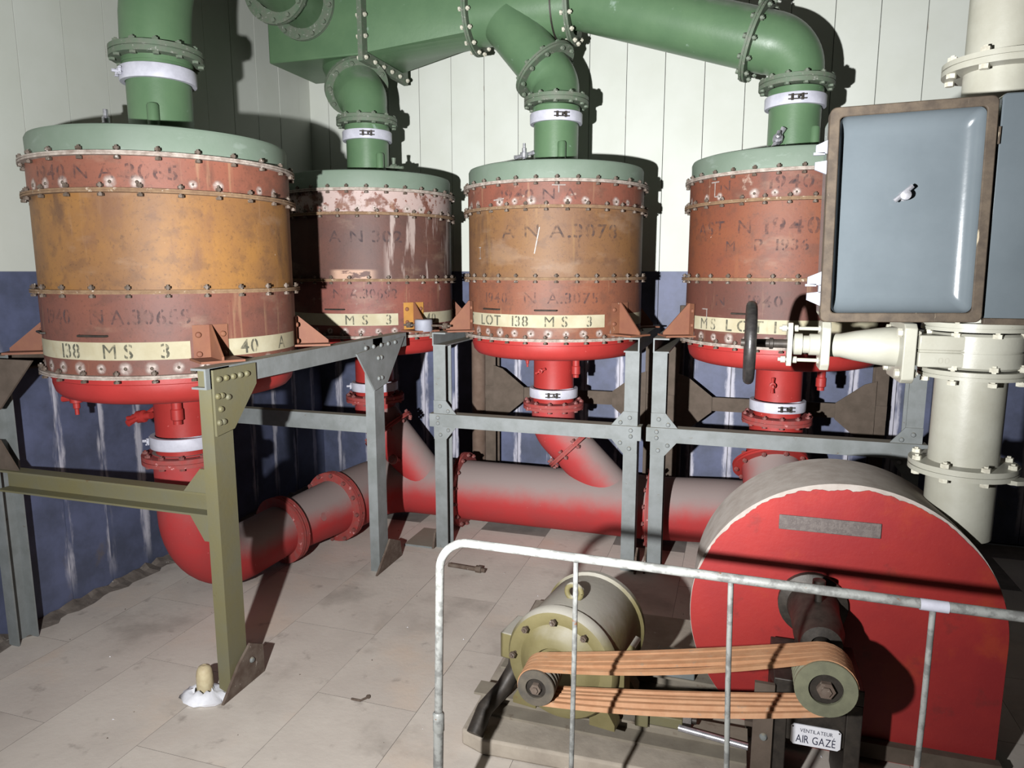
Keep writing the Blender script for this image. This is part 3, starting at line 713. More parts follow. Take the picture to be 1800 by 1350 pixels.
# ------------------------------------------------------------ steel stands
def chan(m, p0, p1, web, fl_, w_, f, tk=.007, mi=0):
    """U channel from p0 to p1: web of width w_ along 'web' (starting at p0), flanges of length f along fl_."""
    p0 = Vector(p0); p1 = Vector(p1); W = (p1 - p0)
    m.prism([(0, 0), (w_, 0), (w_, f), (w_ - tk, f), (w_ - tk, tk), (tk, tk), (tk, f), (0, f)], p0, web, fl_, W.normalized(), W.length, mi); return m
def plate(m, pts, nrm, tk, mi=0):
    P = [Vector(p) for p in pts]; n_ = Vector(nrm).normalized() * tk; k = len(P)
    fs = [tuple(range(k - 1, -1, -1)), tuple(range(k, 2 * k))] + [(i, (i + 1) % k, k + (i + 1) % k, k + i) for i in range(k)]
    if (P[1] - P[0]).cross(P[2] - P[1]).dot(n_) < 0: fs = [tuple(reversed(f)) for f in fs]
    return m.add(P + [p + n_ for p in P], fs, mi)
def domes(parent, pts, nrm, me=None):
    for p in pts: put(me or DOME, 'bolt', parent, p, zto(nrm))
X, Y, Z = Vector((1, 0, 0)), Vector((0, 1, 0)), Vector((0, 0, 1))
BT = 1.182
# left stand: carries the nearest and the corner drums
t = thing('steel_stand', 'grey riveted steel stand under the two left drums, olive front leg', 'stand', (-2.2, 2.7, 0))
XS = -1.66
def foot(parent, pts, nrm):
    MB_ = MB(); plate(MB_, pts, nrm, .01); return MB_.build('foot_plate', M['foot'], parent)
lg = chan(MB(), (XS, 1.925, 0.0), (XS, 1.925, BT - .002), Y, -X, .095, .05).build('leg', M['steel_olive'], t); lg['label'] = 'olive-painted front leg'
foot(lg, [(XS + .001, 1.87, .0), (XS + .001, 2.10, .0), (XS + .001, 2.10, .11), (XS + .001, 2.03, .15), (XS + .001, 1.96, .10)], X)
put(DOME, 'bolt', t, (XS + .011, 2.03, .085), zto(X))
m = MB(); plate(m, [(XS + .001, 1.93, 1.175), (XS + .001, 2.15, 1.175), (XS + .001, 2.15, 1.10), (XS + .001, 2.02, .96), (XS + .001, 1.93, .95)], X, .008)
g = m.build('gusset', M['steel_olive'], t)
domes(g, [(XS + .009, 1.955 + .036 * k, 1.142) for k in range(5)] + [(XS + .009, 1.945, 1.085), (XS + .009, 1.965, 1.085), (XS + .009, 1.955, 1.04), (XS + .009, 1.945, .995), (XS + .009, 1.965, .995), (XS + .009, 1.995, 1.075)], X, DOME_O)
lg = chan(MB(), (XS, 3.04, 0), (XS, 3.04, BT - .002), Y, -X, .095, .05).build('leg', M['steel'], t)
foot(lg, [(XS + .001, 2.99, .0), (XS + .001, 3.27, .0), (XS + .001, 3.25, .09), (XS + .001, 3.14, .14), (XS + .001, 3.09, .09)], X)
m = MB(); plate(m, [(XS + .001, 2.87, 1.125), (XS + .001, 3.36, 1.165), (XS + .001, 3.32, 1.12), (XS + .001, 3.16, .95), (XS + .001, 3.03, .93)], X, .008)
g = m.build('gusset', M['steel'], t)
domes(g, [(XS + .009, 2.95 + .075 * k, 1.145) for k in range(5)] + [(XS + .009, 3.07, 1.085), (XS + .009, 3.10, 1.085), (XS + .009, 3.07, .985), (XS + .009, 3.10, .985)], X)
for y in (1.95, 3.04):
    lg = chan(MB(), (-2.76, y, 0), (-2.76, y, BT - .002), Y, X, .09, .05).build('leg', M['steel_brown'] if y > 2.5 else M['steel'], t)
chan(MB(), (XS, 1.905, BT - .07), (XS, 3.40, BT - .07), Z, -X, .07, .06).build('top_beam', M['steel'], t)
chan(MB(), (-2.775, 1.905, BT - .07), (-2.775, 4.3, BT - .07), Z, X, .07, .06).build('top_beam', M['steel_brown'], t)
chan(MB(), (-2.70, 1.985, .660), (XS - .052, 1.985, .660), Z, -Y, .085, .055).build('crossbar', M['steel_olive'], t)
chan(MB(), (-2.70, 3.045, .715), (XS - .052, 3.045, .715), Z, Y, .082, .05).build('crossbar', M['steel'], t)
m = MB(); plate(m, [(XS - .052, 1.932, .745), (XS - .052, 1.932, .83), (XS - .075, 1.932, .83), (XS - .15, 1.932, .745)], Y, .006); m.build('gusset', M['steel_olive'], t)
m = MB(); plate(m, [(XS - .052, 1.932, .66), (XS - .13, 1.932, .66), (XS - .075, 1.932, .57), (XS - .052, 1.932, .57)], Y, .006); m.build('gusset', M['steel_olive'], t)
m = MB(); plate(m, [(-2.71, 1.945, 1.175), (-2.47, 1.945, 1.175), (-2.66, 1.945, .98), (-2.71, 1.945, .98)], Y, .008); m.build('gusset', M['steel_brown'], t)
m = MB(); plate(m, [(-2.71, 1.945, .745), (-2.60, 1.945, .745), (-2.68, 1.945, .86), (-2.71, 1.945, .86)], Y, .008); m.build('gusset', M['steel_brown'], t)

def stand(label, xa, xb, yf, yb, zc_, right_dark=False):
    """Free stand under one wall drum: four legs, side beams, front and rear crossbars, corner gussets."""
    t = thing('steel_stand', label, 'stand', ((xa + xb) / 2, (yf + yb) / 2, 0))
    zz = BT + .002
    for x, s in ((xa, 1), (xb, -1)):
        lg = chan(MB(), (x, yf, 0), (x, yf, zz - .07), Y * 1.0, X * s * 1.0, .085, .068).build('leg', M['steel'], t)
        chan(MB(), (x, yb - .085, 0), (x, yb - .085, zz - .07), Y, X * s, .085, .068).build('leg', M['steel_brown'], t)
        chan(MB(), (x, yf - .01, zz - .07), (x, yb, zz - .07), Z, X * s, .07, .075).build('top_beam', M['steel'], t)
        foot(t, [(x - .004 * s, yf - .03, 0), (x - .004 * s, yf + .14, 0), (x - .004 * s, yf + .12, .07), (x - .004 * s, yf + .05, .11), (x - .004 * s, yf, .08)], -X * s)
        x1 = x + s * .068
        m = MB(); plate(m, [(x, yf - .001, zc_ + .07), (x1 + s * .06, yf - .001, zc_ + .07), (x1 + s * .002, yf - .001, zc_ + .14), (x, yf - .001, zc_ + .14)], -Y, .006)
        g = m.build('gusset', M['steel'], t); domes(g, [(x1 + s * .015, yf - .007, zc_ + .085), (x1 - s * .03, yf - .007, zc_ + .11)], -Y)
        m = MB(); plate(m, [(x, yf - .001, zc_), (x1 + s * .06, yf - .001, zc_), (x1 + s * .002, yf - .001, zc_ - .07), (x, yf - .001, zc_ - .07)], -Y, .006)
        g = m.build('gusset', M['steel'], t); domes(g, [(x1 + s * .015, yf - .007, zc_ - .018), (x1 - s * .03, yf - .007, zc_ - .045)], -Y)
        m = MB(); plate(m, [(x + s * .06, yb - .095, zc_ - .13), (x + s * .06, yb - .095, zc_ + .23), (x + s * .12, yb - .095, zc_ + .21), (x + s * .26, yb - .095, zc_ + .10), (x + s * .26, yb - .095, zc_ + .01), (x + s * .12, yb - .095, zc_ - .11)], -Y, .006)
        m.build('gusset', M['steel_brown'], t)
    m = MB(); chan(m, (xa - .02, yf - .008, zc_), (xb + .02, yf - .008, zc_), Z, -Y, .07, .012, .012)
    cb = m.build('crossbar', M['steel'], t)
    MB().box((xa - .02, yf - .008, zc_ + .064), (xb + .02, yf + .05, zc_ + .07)).build('crossbar', M['steel'], t)
    domes(cb, [(xa + .03, yf - .02, zc_ + .02), (xa + .03, yf - .02, zc_ + .05), (xb - .03, yf - .02, zc_ + .02), (xb - .03, yf - .02, zc_ + .05)], -Y)
    MB().box((xa, yb - .09, zc_ + .015), (xb, yb - .07, zc_ + .095)).build('crossbar', M['steel_brown'], t)
    return t
s3 = stand('grey steel stand under the middle drum', -1.52, -.44, 3.43, 4.33, .683)
s4 = stand('grey steel stand under the right-hand drum, next to the fan', -.378, .80, 3.45, 4.33, .680)

# ------------------------------------------------------------ small things by the wall
t = thing('capped_rod', 'small grey cylindrical cap on a threaded rod lying on a beam end', 'cap', (-1.585, 3.46, BT + .004))
MB().lathe([(0, 0), (.045, 0), (.047, .004), (.047, .058), (.043, .063), (0, .063)], (-1.585, 3.46, BT + .004), n=28).build('cap', M['greycan'], t)
m = MB().cyl((-1.70, 3.46, BT + .035), (-1.43, 3.46, BT + .035), .006, n=8)
for x in (-1.67, -1.46): m.cyl((x - .012, 3.46, BT + .035), (x + .012, 3.46, BT + .035), .016, n=6)
m.build('threaded_rod', M['bolt'], t)
tag(MB().tube([(-1.60, 4.34, 0), (-1.60, 4.34, 1.35)], .047, 20).build('drain_pipe', mat('rusty_pipe', (112, 94, 82), (92, 74, 62), 12, rough=.9)), 'rusty vertical pipe on the wall left of the middle drum', 'pipe')
tag(MB().tube([(-.31, 4.36, 0), (-.31, 4.36, 1.3)], .018, 14).build('conduit_pipe', M['steel_brown']), 'thin grey-brown vertical conduit between the two right stands', 'pipe')

# ------------------------------------------------------------ fan
FX, FZ, FY0, FY1 = .345, .425, 2.25, 2.56
t = thing('ventilator_fan', 'large red round fan casing with a dusty grey rim', 'fan', (FX, (FY0 + FY1) / 2, 0))
def casing(r, rag=0.0, n=60):
    P = []; rr = random.Random(4); v = 0
    for k in range(0, n + 1):
        th = PI * (k / n) * 1.25
        v = .75 * v + .25 * rr.uniform(0, 1) * 2.0
        q = r - rag * v * max(0.0, math.sin((th - .5) * 1.25)) if .5 < th < 2.9 else r
        P.append((FX + q * math.cos(th), FZ + q * math.sin(th)))
    P += [(FX - .25, .0), (FX + r, .0)]
    return P
m = MB(); m.prism(casing(.448), (0, FY0 + .004, 0), X, Z, Y, FY1 - FY0 - .004); m.build('casing_shell', M['fan_rim'], t, angle=30)
m = MB(); m.prism(casing(.446, .014, 200), (0, FY0, 0), X, Z, Y, .012); m.build('front_plate', M['fan_red'], t)
m = MB(); m.prism([(.085, .02), (.80, .02), (.80, .07), (.085, .07)], (0, FY0 - .028, 0), X, Z, Y, .03); m.build('base_angle', M['steel_brown'], t)
np_ = MB().box((.152, FY0 - .007, .717), (.436, FY0 - .001, .763)).build('name_plate', M['plate'], t, bev=.002)
m = MB()
for k in range(26):
    x = .165 + k * .0098
    if rnd.random() < .8: m.box((x, FY0 - .0082, .742), (x + .006, FY0 - .0065, .752))
    if 8 < k < 18 and rnd.random() < .8: m.box((x, FY0 - .0082, .724), (x + .006, FY0 - .0065, .733))
m.build('worn_relief', M['plate'], np_)['kind'] = 'stuff'
SX, SZ = .262, .488
MB().cyl((SX, 1.775, SZ), (SX, FY0, SZ), .022, n=20).build('shaft', M['dark_metal'], t)
b = MB().lathe([(.10, 0), (.10, .02), (.075, .03), (.068, .09), (.068, .20), (.06, .22), (.055, .27), (.03, .275)], (SX, FY0, SZ), (0, -1, 0), 32)
bh = b.build('bearing_housing', M['dark_metal'], t)
MB().lathe([(.012, 0), (.012, .05), (.018, .055), (.018, .07), (0, .075)], (SX, 2.12, SZ + .06), n=12).build('grease_cup', M['dark_metal'], bh)
def pulley(parent, c, axis, r, wdt, face_m, rim_m, ng):
    pr = [(r * .55, 0), (r, 0)]
    st_ = wdt / (ng + .4)
    pr.append((r, st_ * .2))
    for k in range(ng):
        z = st_ * (.2 + k); pr += [(r, z + st_ * .1), (r * .82, z + st_ * .35), (r * .82, z + st_ * .65), (r, z + st_ * .9)]
    pr += [(r, wdt), (0, wdt)]
    p = MB().lathe(pr, c, axis, 40).build('pulley', rim_m, parent)
    MB().lathe([(r * .99, -.0015), (r * .55, -.0015), (r * .55, .006)], c, axis, 40).build('pulley_face', face_m, p)
    MB().lathe([(r * .56, .008), (r * .2, .008), (r * .2, -.006), (0, -.006)], c, axis, 24).build('hub', M['dark_metal'], p)
    hx = MB(); hx.lathe([(0, -.014), (r * .17, -.014), (r * .17, -.008), (r * .30, -.008), (r * .30, .006)], c, axis, 6); hx.build('shaft_nut', M['foot'], p)
    return p
PY = 1.76; PWD = .10
pulley(t, (SX - .012, PY, SZ), (0, 1, 0), .073, PWD, M['pulley'], M['pulley'], 5)

# bearing pedestal with the sign
t = thing('bearing_pedestal', 'dark steel pedestal holding the fan shaft bearing', 'pedestal', (.24, 2.05, 0))
m = MB().box((.145, 1.96, .34), (.375, 2.2, .385)).box((.145, 1.962, 0), (.185, 2.2, .34)).box((.335, 1.962, 0), (.375, 2.2, .34)).box((.185, 1.962, .205), (.335, 1.98, .34))
m.build('frame', M['dark_metal'], t, bev=.003)
MB().box((.095, 1.945, 0), (.148, 1.958, .37)).build('side_leg', M['steel_brown'], t)
domes(t, [(.125, 1.945, .10), (.125, 1.945, .21)], -Y)
m = MB().box((SX - .05, 2.0, .385), (SX + .05, 2.18, .43)); m.build('bearing_block', M['dark_metal'], t, bev=.004)
sp = [(.196, .212), (.203, .205), (.316, .205), (.323, .212), (.323, .258), (.316, .265), (.203, .265), (.196, .258)]
m = MB(); m.prism(sp, (0, 1.947, 0), X, Z, Y, .004)
sg = m.build('sign', M['sign'], t); sg['label'] = 'white enamel sign reading VENTILATEUR AIR GAZÉ'
flat_text(sg, M['ink'], 'VENTILATEUR', (.219, 1.9462, .2445), X, Z, .0115, .083); flat_text(sg, M['ink'], 'AIR GAZÉ', (.209, 1.9462, .213), X, Z, .024, .101)
m = MB()
for x, z in ((.2005, .258), (.3185, .258)): m.lathe([(0, 0), (.0025, 0)], (x, 1.9465, z), (0, -1, 0), 8)
m.build('rivet', M['dark_metal'], sg)

# motor
ma = Vector((.155, .988, 0)).normalized(); mc = Vector((-.466, 1.945, .318))
u = Vector((ma.y, -ma.x, 0))
t = thing('electric_motor', 'olive-painted electric motor driving the fan belts', 'motor', (-.43, 2.1, .13))
MB().lathe([(.168, .02), (.168, .32), (.16, .335), (0, .345)], mc, ma, 48).build('motor_body', M['motor'], t)
MB().lathe([(.150, .355), (.172, .335), (.176, .31), (.168, .30)], mc, ma, 48).build('rear_shield', M['motor'], t)
es = MB().lathe([(.168, .045), (.177, .04), (.177, .015), (.168, .002), (.150, -.002), (.130, .004), (.118, -.004), (.10, -.022), (.075, -.032), (.072, -.032), (.070, -.012), (.055, -.010), (0, -.010)], mc, ma, 56).build('end_shield', M['motor'], t)
for k in range(4):
    th = PI / 2 + k * PI / 4 * 0.9 - .62; p = mc + u * (.147 * math.cos(th)) + Z * (.147 * math.sin(th)) - ma * .006
    put(BOLT['drum'], 'bolt', es, p, zto(-ma), 1.0)
MB().cyl(mc - ma * .10, mc + ma * .05, .02, n=16).build('shaft', M['dark_metal'], t)
m = MB()
ring = [(.024 * math.cos(a_), .024 * math.sin(a_)) for a_ in [2 * PI * k / 16 for k in range(17)]]
ec = mc + ma * .12 + Z * .188
m.tube([ec + u * x + Z * y for x, y in ring], .009, 10, cap=False); m.build('lifting_eye', M['motor'], t)
bx = Matrix.Rotation(math.atan2(-ma.x, ma.y), 3, 'Z')
m = MB().box((-.215, .03, -.04), (-.16, .16, .045)); m.v = [mc + bx @ p for p in m.v]; m.build('terminal_box', M['motor'], t, bev=.004)
m = MB().prism([(.170, .03), (.205, .095), (.222, .09), (.19, .02), (.19, -.09), (.170, -.09)], mc + ma * .05, u, Z, ma, .06); m.build('side_bracket', M['motor'], t)
for sx in (-1, 1):
    for d in (.03, .24):
        MB().prism([(sx * .09, -.185), (sx * .17, -.185), (sx * .17, -.165), (sx * .13, -.10), (sx * .09, -.12)], mc + ma * d, u, Z, ma, .05).build('foot', M['motor'], t)
cpath = [mc + bx @ Vector(q) for q in ((-.185, .10, -.035), (-.19, .09, -.10), (-.215, .05, -.16), (-.245, -.02, -.20), (-.25, -.08, -.255))]
MB().tube(cpath, .027, 16).build('cable_conduit', M['dark_metal'], t)
mp = mc - ma * .185; mp = Vector((-.487, PY, .352))
pulley(t, tuple(mp), (0, 1, 0), .053, PWD, M['pulley_dark'], M['pulley_dark'], 5)
# belts
R1, R2 = .050, .070
c1 = Vector((mp.x, mp.z)); c2 = Vector((SX - .012, SZ)); dv = (c2 - c1); dist = dv.length; base = math.atan2(dv.y, dv.x); be = math.asin((R1 - R2) / dist)
def belt_path(r1, r2, sag):
    P = []
    a_t = base + PI / 2 - be; a_b = base - PI / 2 + be
    for k in range(13): a = a_t + (2 * PI - (a_t - a_b)) * k / 12; P.append(c1 + Vector((math.cos(a), math.sin(a))) * r1)
    s, e = P[-1], c2 + Vector((math.cos(a_b), math.sin(a_b))) * r2
    for k in range(1, 12): q = k / 12; P.append(s.lerp(e, q) - Vector((0, sag * 4 * q * (1 - q))))
    for k in range(13): a = a_b + (a_t - a_b) * k / 12; P.append(c2 + Vector((math.cos(a), math.sin(a))) * r2)
    s, e = P[-1], P[0]
    for k in range(1, 12): q = k / 12; P.append(s.lerp(e, q) - Vector((0, sag * 1.2 * 4 * q * (1 - q))))
    return P
names = ['frontmost orange drive belt, nearest the guard rail', 'second orange drive belt from the front', 'middle one of the five orange drive belts', 'fourth orange drive belt from the front', 'rearmost orange drive belt, nearest the motor']
for k in range(5):
    y0 = PY + .006 + k * .0185; sag = .006 + .003 * (k % 2) + (.012 if k == 0 else 0)
    IN = belt_path(R1 - .006, R2 - .006, sag); OUT = belt_path(R1 + .006, R2 + .006, sag); n = len(IN); m = MB(); vs_ = []
    for q in range(n):
        vs_ += [(IN[q].x, y0 + .004, IN[q].y), (IN[q].x, y0 + .013, IN[q].y), (OUT[q].x, y0 + .0165, OUT[q].y), (OUT[q].x, y0 + .0005, OUT[q].y)]
    fs = []
    for q in range(n):
        a, b_ = 4 * q, 4 * ((q + 1) % n)
        for e in range(4): fs.append((a + e, a + (e + 1) % 4, b_ + (e + 1) % 4, b_ + e))
    m.add(vs_, fs); tag(m.build('drive_belt', M['belt']), names[k], 'belt', 'drive belts between motor and fan')
# plinth, slide rails, loose parts
m = MB(); m.prism([(-.78, 1.93), (-.70, 1.90), (-.2, 1.915), (.09, 1.93), (.09, 2.9), (-.80, 2.88)], (0, 0, 0), X, Y, Z, .055)
tag(m.build('machine_plinth', M['concrete'], bev=.008), 'low rough concrete plinth under the motor', 'plinth')
for y, lb in ((2.02, 'front steel slide rail under the motor'), (2.30, 'rear steel slide rail under the motor')):
    m = MB(); chan(m, (-.77, y + .07, .0555), (.088, y + .07, .0555), Z, -Y, .075, .07, .008)
    tag(m.build('slide_rail', M['rail_steel']), lb, 'rail', 'motor slide rails')
t = thing('tension_screw', 'belt tension screw and steel clamp block on the front rail', 'screw', (-.20, 2.0, .13))
MB().box((-.24, 2.0, .131), (-.20, 2.08, .185)).box((-.20, 2.02, .131), (-.10, 2.07, .165)).build('clamp_block', M['steel_olive'], t, bev=.003)
MB().cyl((-.30, 2.045, .155), (-.06, 2.045, .155), .011, n=12).lathe([(.022, 0), (.022, .025), (0, .025)], (-.10, 2.045, .155), (1, 0, 0), 6).build('screw', M['dark_metal'], t)
t = thing('motor_clamp', 'dusty steel clamp block on the rear rail right of the motor', 'clamp', (-.14, 2.33, .13))
MB().box((-.21, 2.30, .131), (-.08, 2.38, .20)).build('block', M['steel'], t, bev=.004)
MB().cyl((-.10, 2.34, .17), (-.02, 2.34, .17), .018, n=6).build('bolt', M['steel_brown'], t)
tag(MB().cyl((-.11, 2.015, .142), (.088, 1.985, .142), .010, n=12).build('steel_rod', M['chrome']), 'bright steel rod lying on the front slide rail', 'rod')

# ------------------------------------------------------------ gate valve and white pipe
VX, VY = .675, 2.42
CR = M['cream']
t = thing('vertical_pipe', 'cream vertical pipe standing on the fan, below the valve', 'pipe', (VX, VY, .78))
MB().tube([(VX, VY, .70), (VX, VY, 1.19)], .094, 36).build('pipe_body', CR, t)
flange(t, (VX, VY, .915), (0, 0, 1), .09, .146, .016, CR, 8, 'cream', .25)
m = MB(); m.prism([(.06 , -.035), (.158, -.03), (.17, -.012), (.17, .012), (.158, .03), (.06, .035)], (VX, VY, .895), Vector((.8, -.6, 0)), Vector((.6, .8, 0)), Z, .012); m.build('lug', CR, t)
t = thing('gate_valve', 'cream gate valve with a black handwheel beside the cabinet', 'valve', (VX, VY, 1.19))
vz = 1.272
m = MB().lathe([(0, -.052), (.12, -.052), (.128, -.045), (.128, -.003), (.124, -.003), (.124, .003), (.128, .003), (.128, .045), (.12, .052), (0, .052)], (VX, VY, vz), n=48)
bd = m.build('valve_body', CR, t)
m = MB().box((VX - .17, VY - .115, vz - .046), (VX - .01, VY + .115, vz - .003)).box((VX - .17, VY - .115, vz + .003), (VX - .01, VY + .115, vz + .046)).box((VX - .168, VY - .112, vz - .004), (VX - .02, VY + .112, vz + .004))
m.build('body_neck', CR, t, bev=.004)
flat_text(bd, CR, '200', (VX - .135, VY - .1156, vz - .034), X, Z, .018, .045)
flange(t, (VX, VY, 1.204), (0, 0, 1), .09, .142, .012, CR, 8, 'cream', .2)
flange(t, (VX, VY, 1.342), (0, 0, 1), .09, .142, .012, CR, 8, 'cream', .2)
def octa(hw, hh, c=.3):
    return [(-hw, -hh * (1 - c)), (-hw * (1 - c), -hh), (hw * (1 - c), -hh), (hw, -hh * (1 - c)), (hw, hh * (1 - c)), (hw * (1 - c), hh), (-hw * (1 - c), hh), (-hw, hh * (1 - c))]
m = MB(); m.prism(octa(.115, .088, .15), (VX - .21, VY, vz - .01), Y, Z, X, .034); g = m.build('bonnet_flange', CR, t, bev=.003)
for y in (-.085, .085):
    for z in (-.07, .05): put(BOLT['cream'], 'bolt', g, (VX - .195, VY + y, vz + z), zto(X))
MB().lathe([(.060, 0), (.060, .03), (.056, .06), (.046, .12), (.037, .16), (.036, .20)], (VX - .205, VY, vz), (-1, 0, 0), 36).build('bonnet', CR, t)
m = MB(); m.prism(octa(.062, .075, .25), (VX - .425, VY, vz), Y, Z, X, .026); m.build('gland_flange', CR, t, bev=.003)
MB().lathe([(.034, 0), (.034, .03), (.028, .032), (.028, .05), (.034, .052), (.034, .075), (.02, .08)], (VX - .424, VY, vz), (-1, 0, 0), 24).build('gland', CR, t)
m = MB(); m.prism(octa(.03, .068, .3), (VX - .52, VY, vz), Y, Z, X, .014); gp = m.build('gland_plate', CR, t)
for z in (-.05, .05):
    MB().lathe([(0, 0), (.006, 0), (.006, .008), (.011, .008), (.011, .022), (.006, .022), (.006, .042), (.011, .042), (.011, .056), (.006, .056), (.006, .115), (.011, .115), (.011, .129), (0, .129)], (VX - .545, VY, vz + z), (1, 0, 0), 10).build('gland_stud', CR, t)
MB().lathe([(.014, 0), (.014, .10), (.018, .102), (.018, .112), (.014, .114), (.012, .20), (0, .20)], (VX - .46, VY, vz), (-1, 0, 0), 18).build('stem', M['dark_metal'], t)
hwx = VX - .632
m = MB(); m.tube([(hwx, VY + .122 * math.cos(2 * PI * k / 40), vz + .118 * math.sin(2 * PI * k / 40)) for k in range(41)], .0175, 12, cap=False)
for k in range(3):
    a = 2 * PI * k / 3 + .5; m.cyl((hwx, VY, vz), (hwx, VY + .122 * math.cos(a), vz + .122 * math.sin(a)), .009, n=8)
m.cyl((hwx - .014, VY, vz), (hwx + .018, VY, vz), .022, n=16)
m.build('handwheel', M['black'], t)['label'] = 'black handwheel seen edge-on'
t = thing('upper_pipe', 'cream vertical pipe rising above the valve behind the cabinet', 'pipe', (VX, VY, 1.36))
MB().tube([(VX, VY, 1.355), (VX, VY, ZC)], .094, 36).build('pipe_body', CR, t)
flange(t, (VX, VY, 2.065), (0, 0, 1), .09, .148, .016, CR, 8, 'cream', .25)

# ------------------------------------------------------------ cabinet
t = thing('blue_cabinet', 'blue-grey switch cabinet with a brown rim and a round-cornered dished door', 'cabinet', (.385, 2.1, 1.37))
rot = Matrix.Rotation(math.radians(-1.0), 3, 'Y'); piv = Vector((.385, 2.06, 1.63))
def rrect(x0, x1, z0, z1, r, n=5):
    P = []
    for cx_, cz_, a in ((x1 - r, z0 + r, -90), (x1 - r, z1 - r, 0), (x0 + r, z1 - r, 90), (x0 + r, z0 + r, 180)):
        for k in range(n + 1): b_ = math.radians(a + 90 * k / n); P.append((cx_ + r * math.cos(b_), cz_ + r * math.sin(b_)))
    return P
def tilt(m): m.v = [piv + rot @ (p - piv) for p in m.v]; return m
CX0, CX1, CZ0, CZ1, CY = .203, .570, 1.372, 1.908, 2.02
m = MB(); m.prism(rrect(CX0 + .004, CX1 - .002, CZ0 + .004, CZ1 - .004, .02), (0, CY + .044, 0), X, Z, Y, .111); tilt(m).build('case', M['cabinet'], t)
# rim: ring between two rounded rectangles
O = rrect(CX0, CX1, CZ0, CZ1, .016); I = rrect(CX0 + .024, CX1 - .024, CZ0 + .024, CZ1 - .024, .010); n = len(O)
vs_ = [(x, CY, z) for x, z in O] + [(x, CY, z) for x, z in I] + [(x, CY + .04, z) for x, z in O] + [(x, CY + .04, z) for x, z in I]
fs = []
for k in range(n):
    j = (k + 1) % n
    fs += [(k, j, n + j, n + k), (2 * n + k, 2 * n + j, j, k), (n + k, n + j, 3 * n + j, 3 * n + k)]
m = MB().add(vs_, fs); tilt(m).build('rim', M['gasket'], t, bev=.003)
# dished door: panel raised in the middle, rolled edge
m = MB(); A = []
for ins, y in [(.024 + .046 * (1 - math.cos(q)), CY + .003 + .039 * math.sin(q)) for q in [PI / 2 * k / 9 for k in range(10)]] + [(.09, CY + .0425)]:
    A.append([(x, y, z) for x, z in rrect(CX0 + .024 + .3 * (ins - .024), CX1 - ins, CZ0 + ins, CZ1 - ins, max(.010, .018 - ins * .05))])
vs_ = [p for r_ in A for p in r_]; fs = []
for q in range(len(A) - 1):
    for k in range(n): fs.append((q * n + k, q * n + (k + 1) % n, (q + 1) * n + (k + 1) % n, (q + 1) * n + k))
fs.append(tuple((len(A) - 1) * n + k for k in range(n)))
m.add(vs_, fs); dr = tilt(m).build('door', M['cabinet'], t, angle=60)
kx, kz = .386, 1.688
m = MB().lathe([(.012, 0), (.013, .008), (.008, .012), (.008, .02), (.013, .024), (.012, .034), (0, .037)], (kx, CY + .0425, kz), (0, -1, 0), 16)
m.cyl((kx - .024, CY + .016, kz - .014), (kx + .014, CY + .016, kz + .022), .006, n=8)
m.build('latch', M['chrome'], dr)
for z in (1.455, 1.79):
    m = MB(); m.prism([(-.035, .012), (-.008, .012), (-.008, .006), (-.035, .006)], (CX0, CY + .03, z), X, Z, Y, .012)
    m.prism([(-.030, .030), (.004, .045), (.004, .008), (-.030, .012)], (CX0, CY + .03, z), X, Z, Y, .012).prism([(-.030, -.030), (-.030, -.012), (.004, -.008), (.004, -.045)], (CX0, CY + .03, z), X, Z, Y, .012).prism([(-.002, -.01), (.004, -.01), (.004, .01), (-.002, .01)], (CX0, CY + .03, z), X, Z, Y, .012)
    m.build('mounting_lug', M['greycan'], t)
MB().box((CX1 - .002, CY + .01, 1.80), (CX1 + .006, CY + .03, 1.84)).build('hinge', M['gasket'], t)
t2 = thing('blue_cabinet', 'plain blue-grey cabinet cut off by the right edge of the photo', 'cabinet', (.79, 2.1, 1.38))
m = MB(); m.prism(rrect(CX1 + .006, CX1 + .42, CZ0 + .006, CZ1 + .01, .012), (0, CY + .02, 0), X, Z, Y, .13); m.build('case', M['cabinet'], t2, bev=.004)
m = MB(); m.box((CX1 + .01, CY + .008, CZ0 - .002), (CX1 + .42, CY + .028, CZ0 + .014)); m.build('rim', M['gasket'], t2, bev=.003)
t3 = thing('pipe_bracket', 'dark steel strap holding the two cabinets to the cream pipe', 'bracket', (VX, 2.25, 1.5))
m = MB()
for z in (1.5, 1.78):
    m.box((.28, 2.178, z), (.92, 2.19, z + .04))
    for s_ in (-1, 1): m.box((VX + s_ * .1 - .006, 2.19, z), (VX + s_ * .1 + .006, VY + .09, z + .04))
    m.box((VX - .1, VY + .09, z), (VX + .1, VY + .1, z + .04))
m.build('strap', M['dark_metal'], t3)

# ------------------------------------------------------------ guard rail in the foreground
GY = 1.5
t = thing('guard_rail', 'chipped white tubular guard rail in front of the motor and fan', 'rail', (.2, GY, 0))
P = fillet([(-.678, GY, .0), (-.655, GY, .864), (1.75, GY, .838)], [.075], 10)
MB().tube(P, .0102, 16).build('top_rail', M['rail'], t)
MB().lathe([(.0108, -.006), (.0145, 0), (.0145, .045), (.0108, .05)], (-.6675, GY, .36), n=18).build('coupling', M['rail'], t)
MB().lathe([(.0128, 0), (.0128, .365)], (-.6775, GY, 0), (.0265, 0, 1), n=16).build('post_sleeve', M['rail'], t)
MB().lathe([(.05, 0), (.05, .012), (.02, .016)], (-.678, GY, 0), n=24).build('floor_flange', M['rail'], t)
for x0, xm, xb in ((-.322, -.323, -.326), (.0135, .018, .026), (.394, .394, .391), (.74, .735, .73), (1.09, 1.09, 1.09), (1.44, 1.44, 1.44)):
    MB().tube([(xb - .004, GY, 0), (xb, GY, .36), (xm, GY, .62), (x0, GY, .85)], .0060, 12).build('baluster', M['rail'], t)
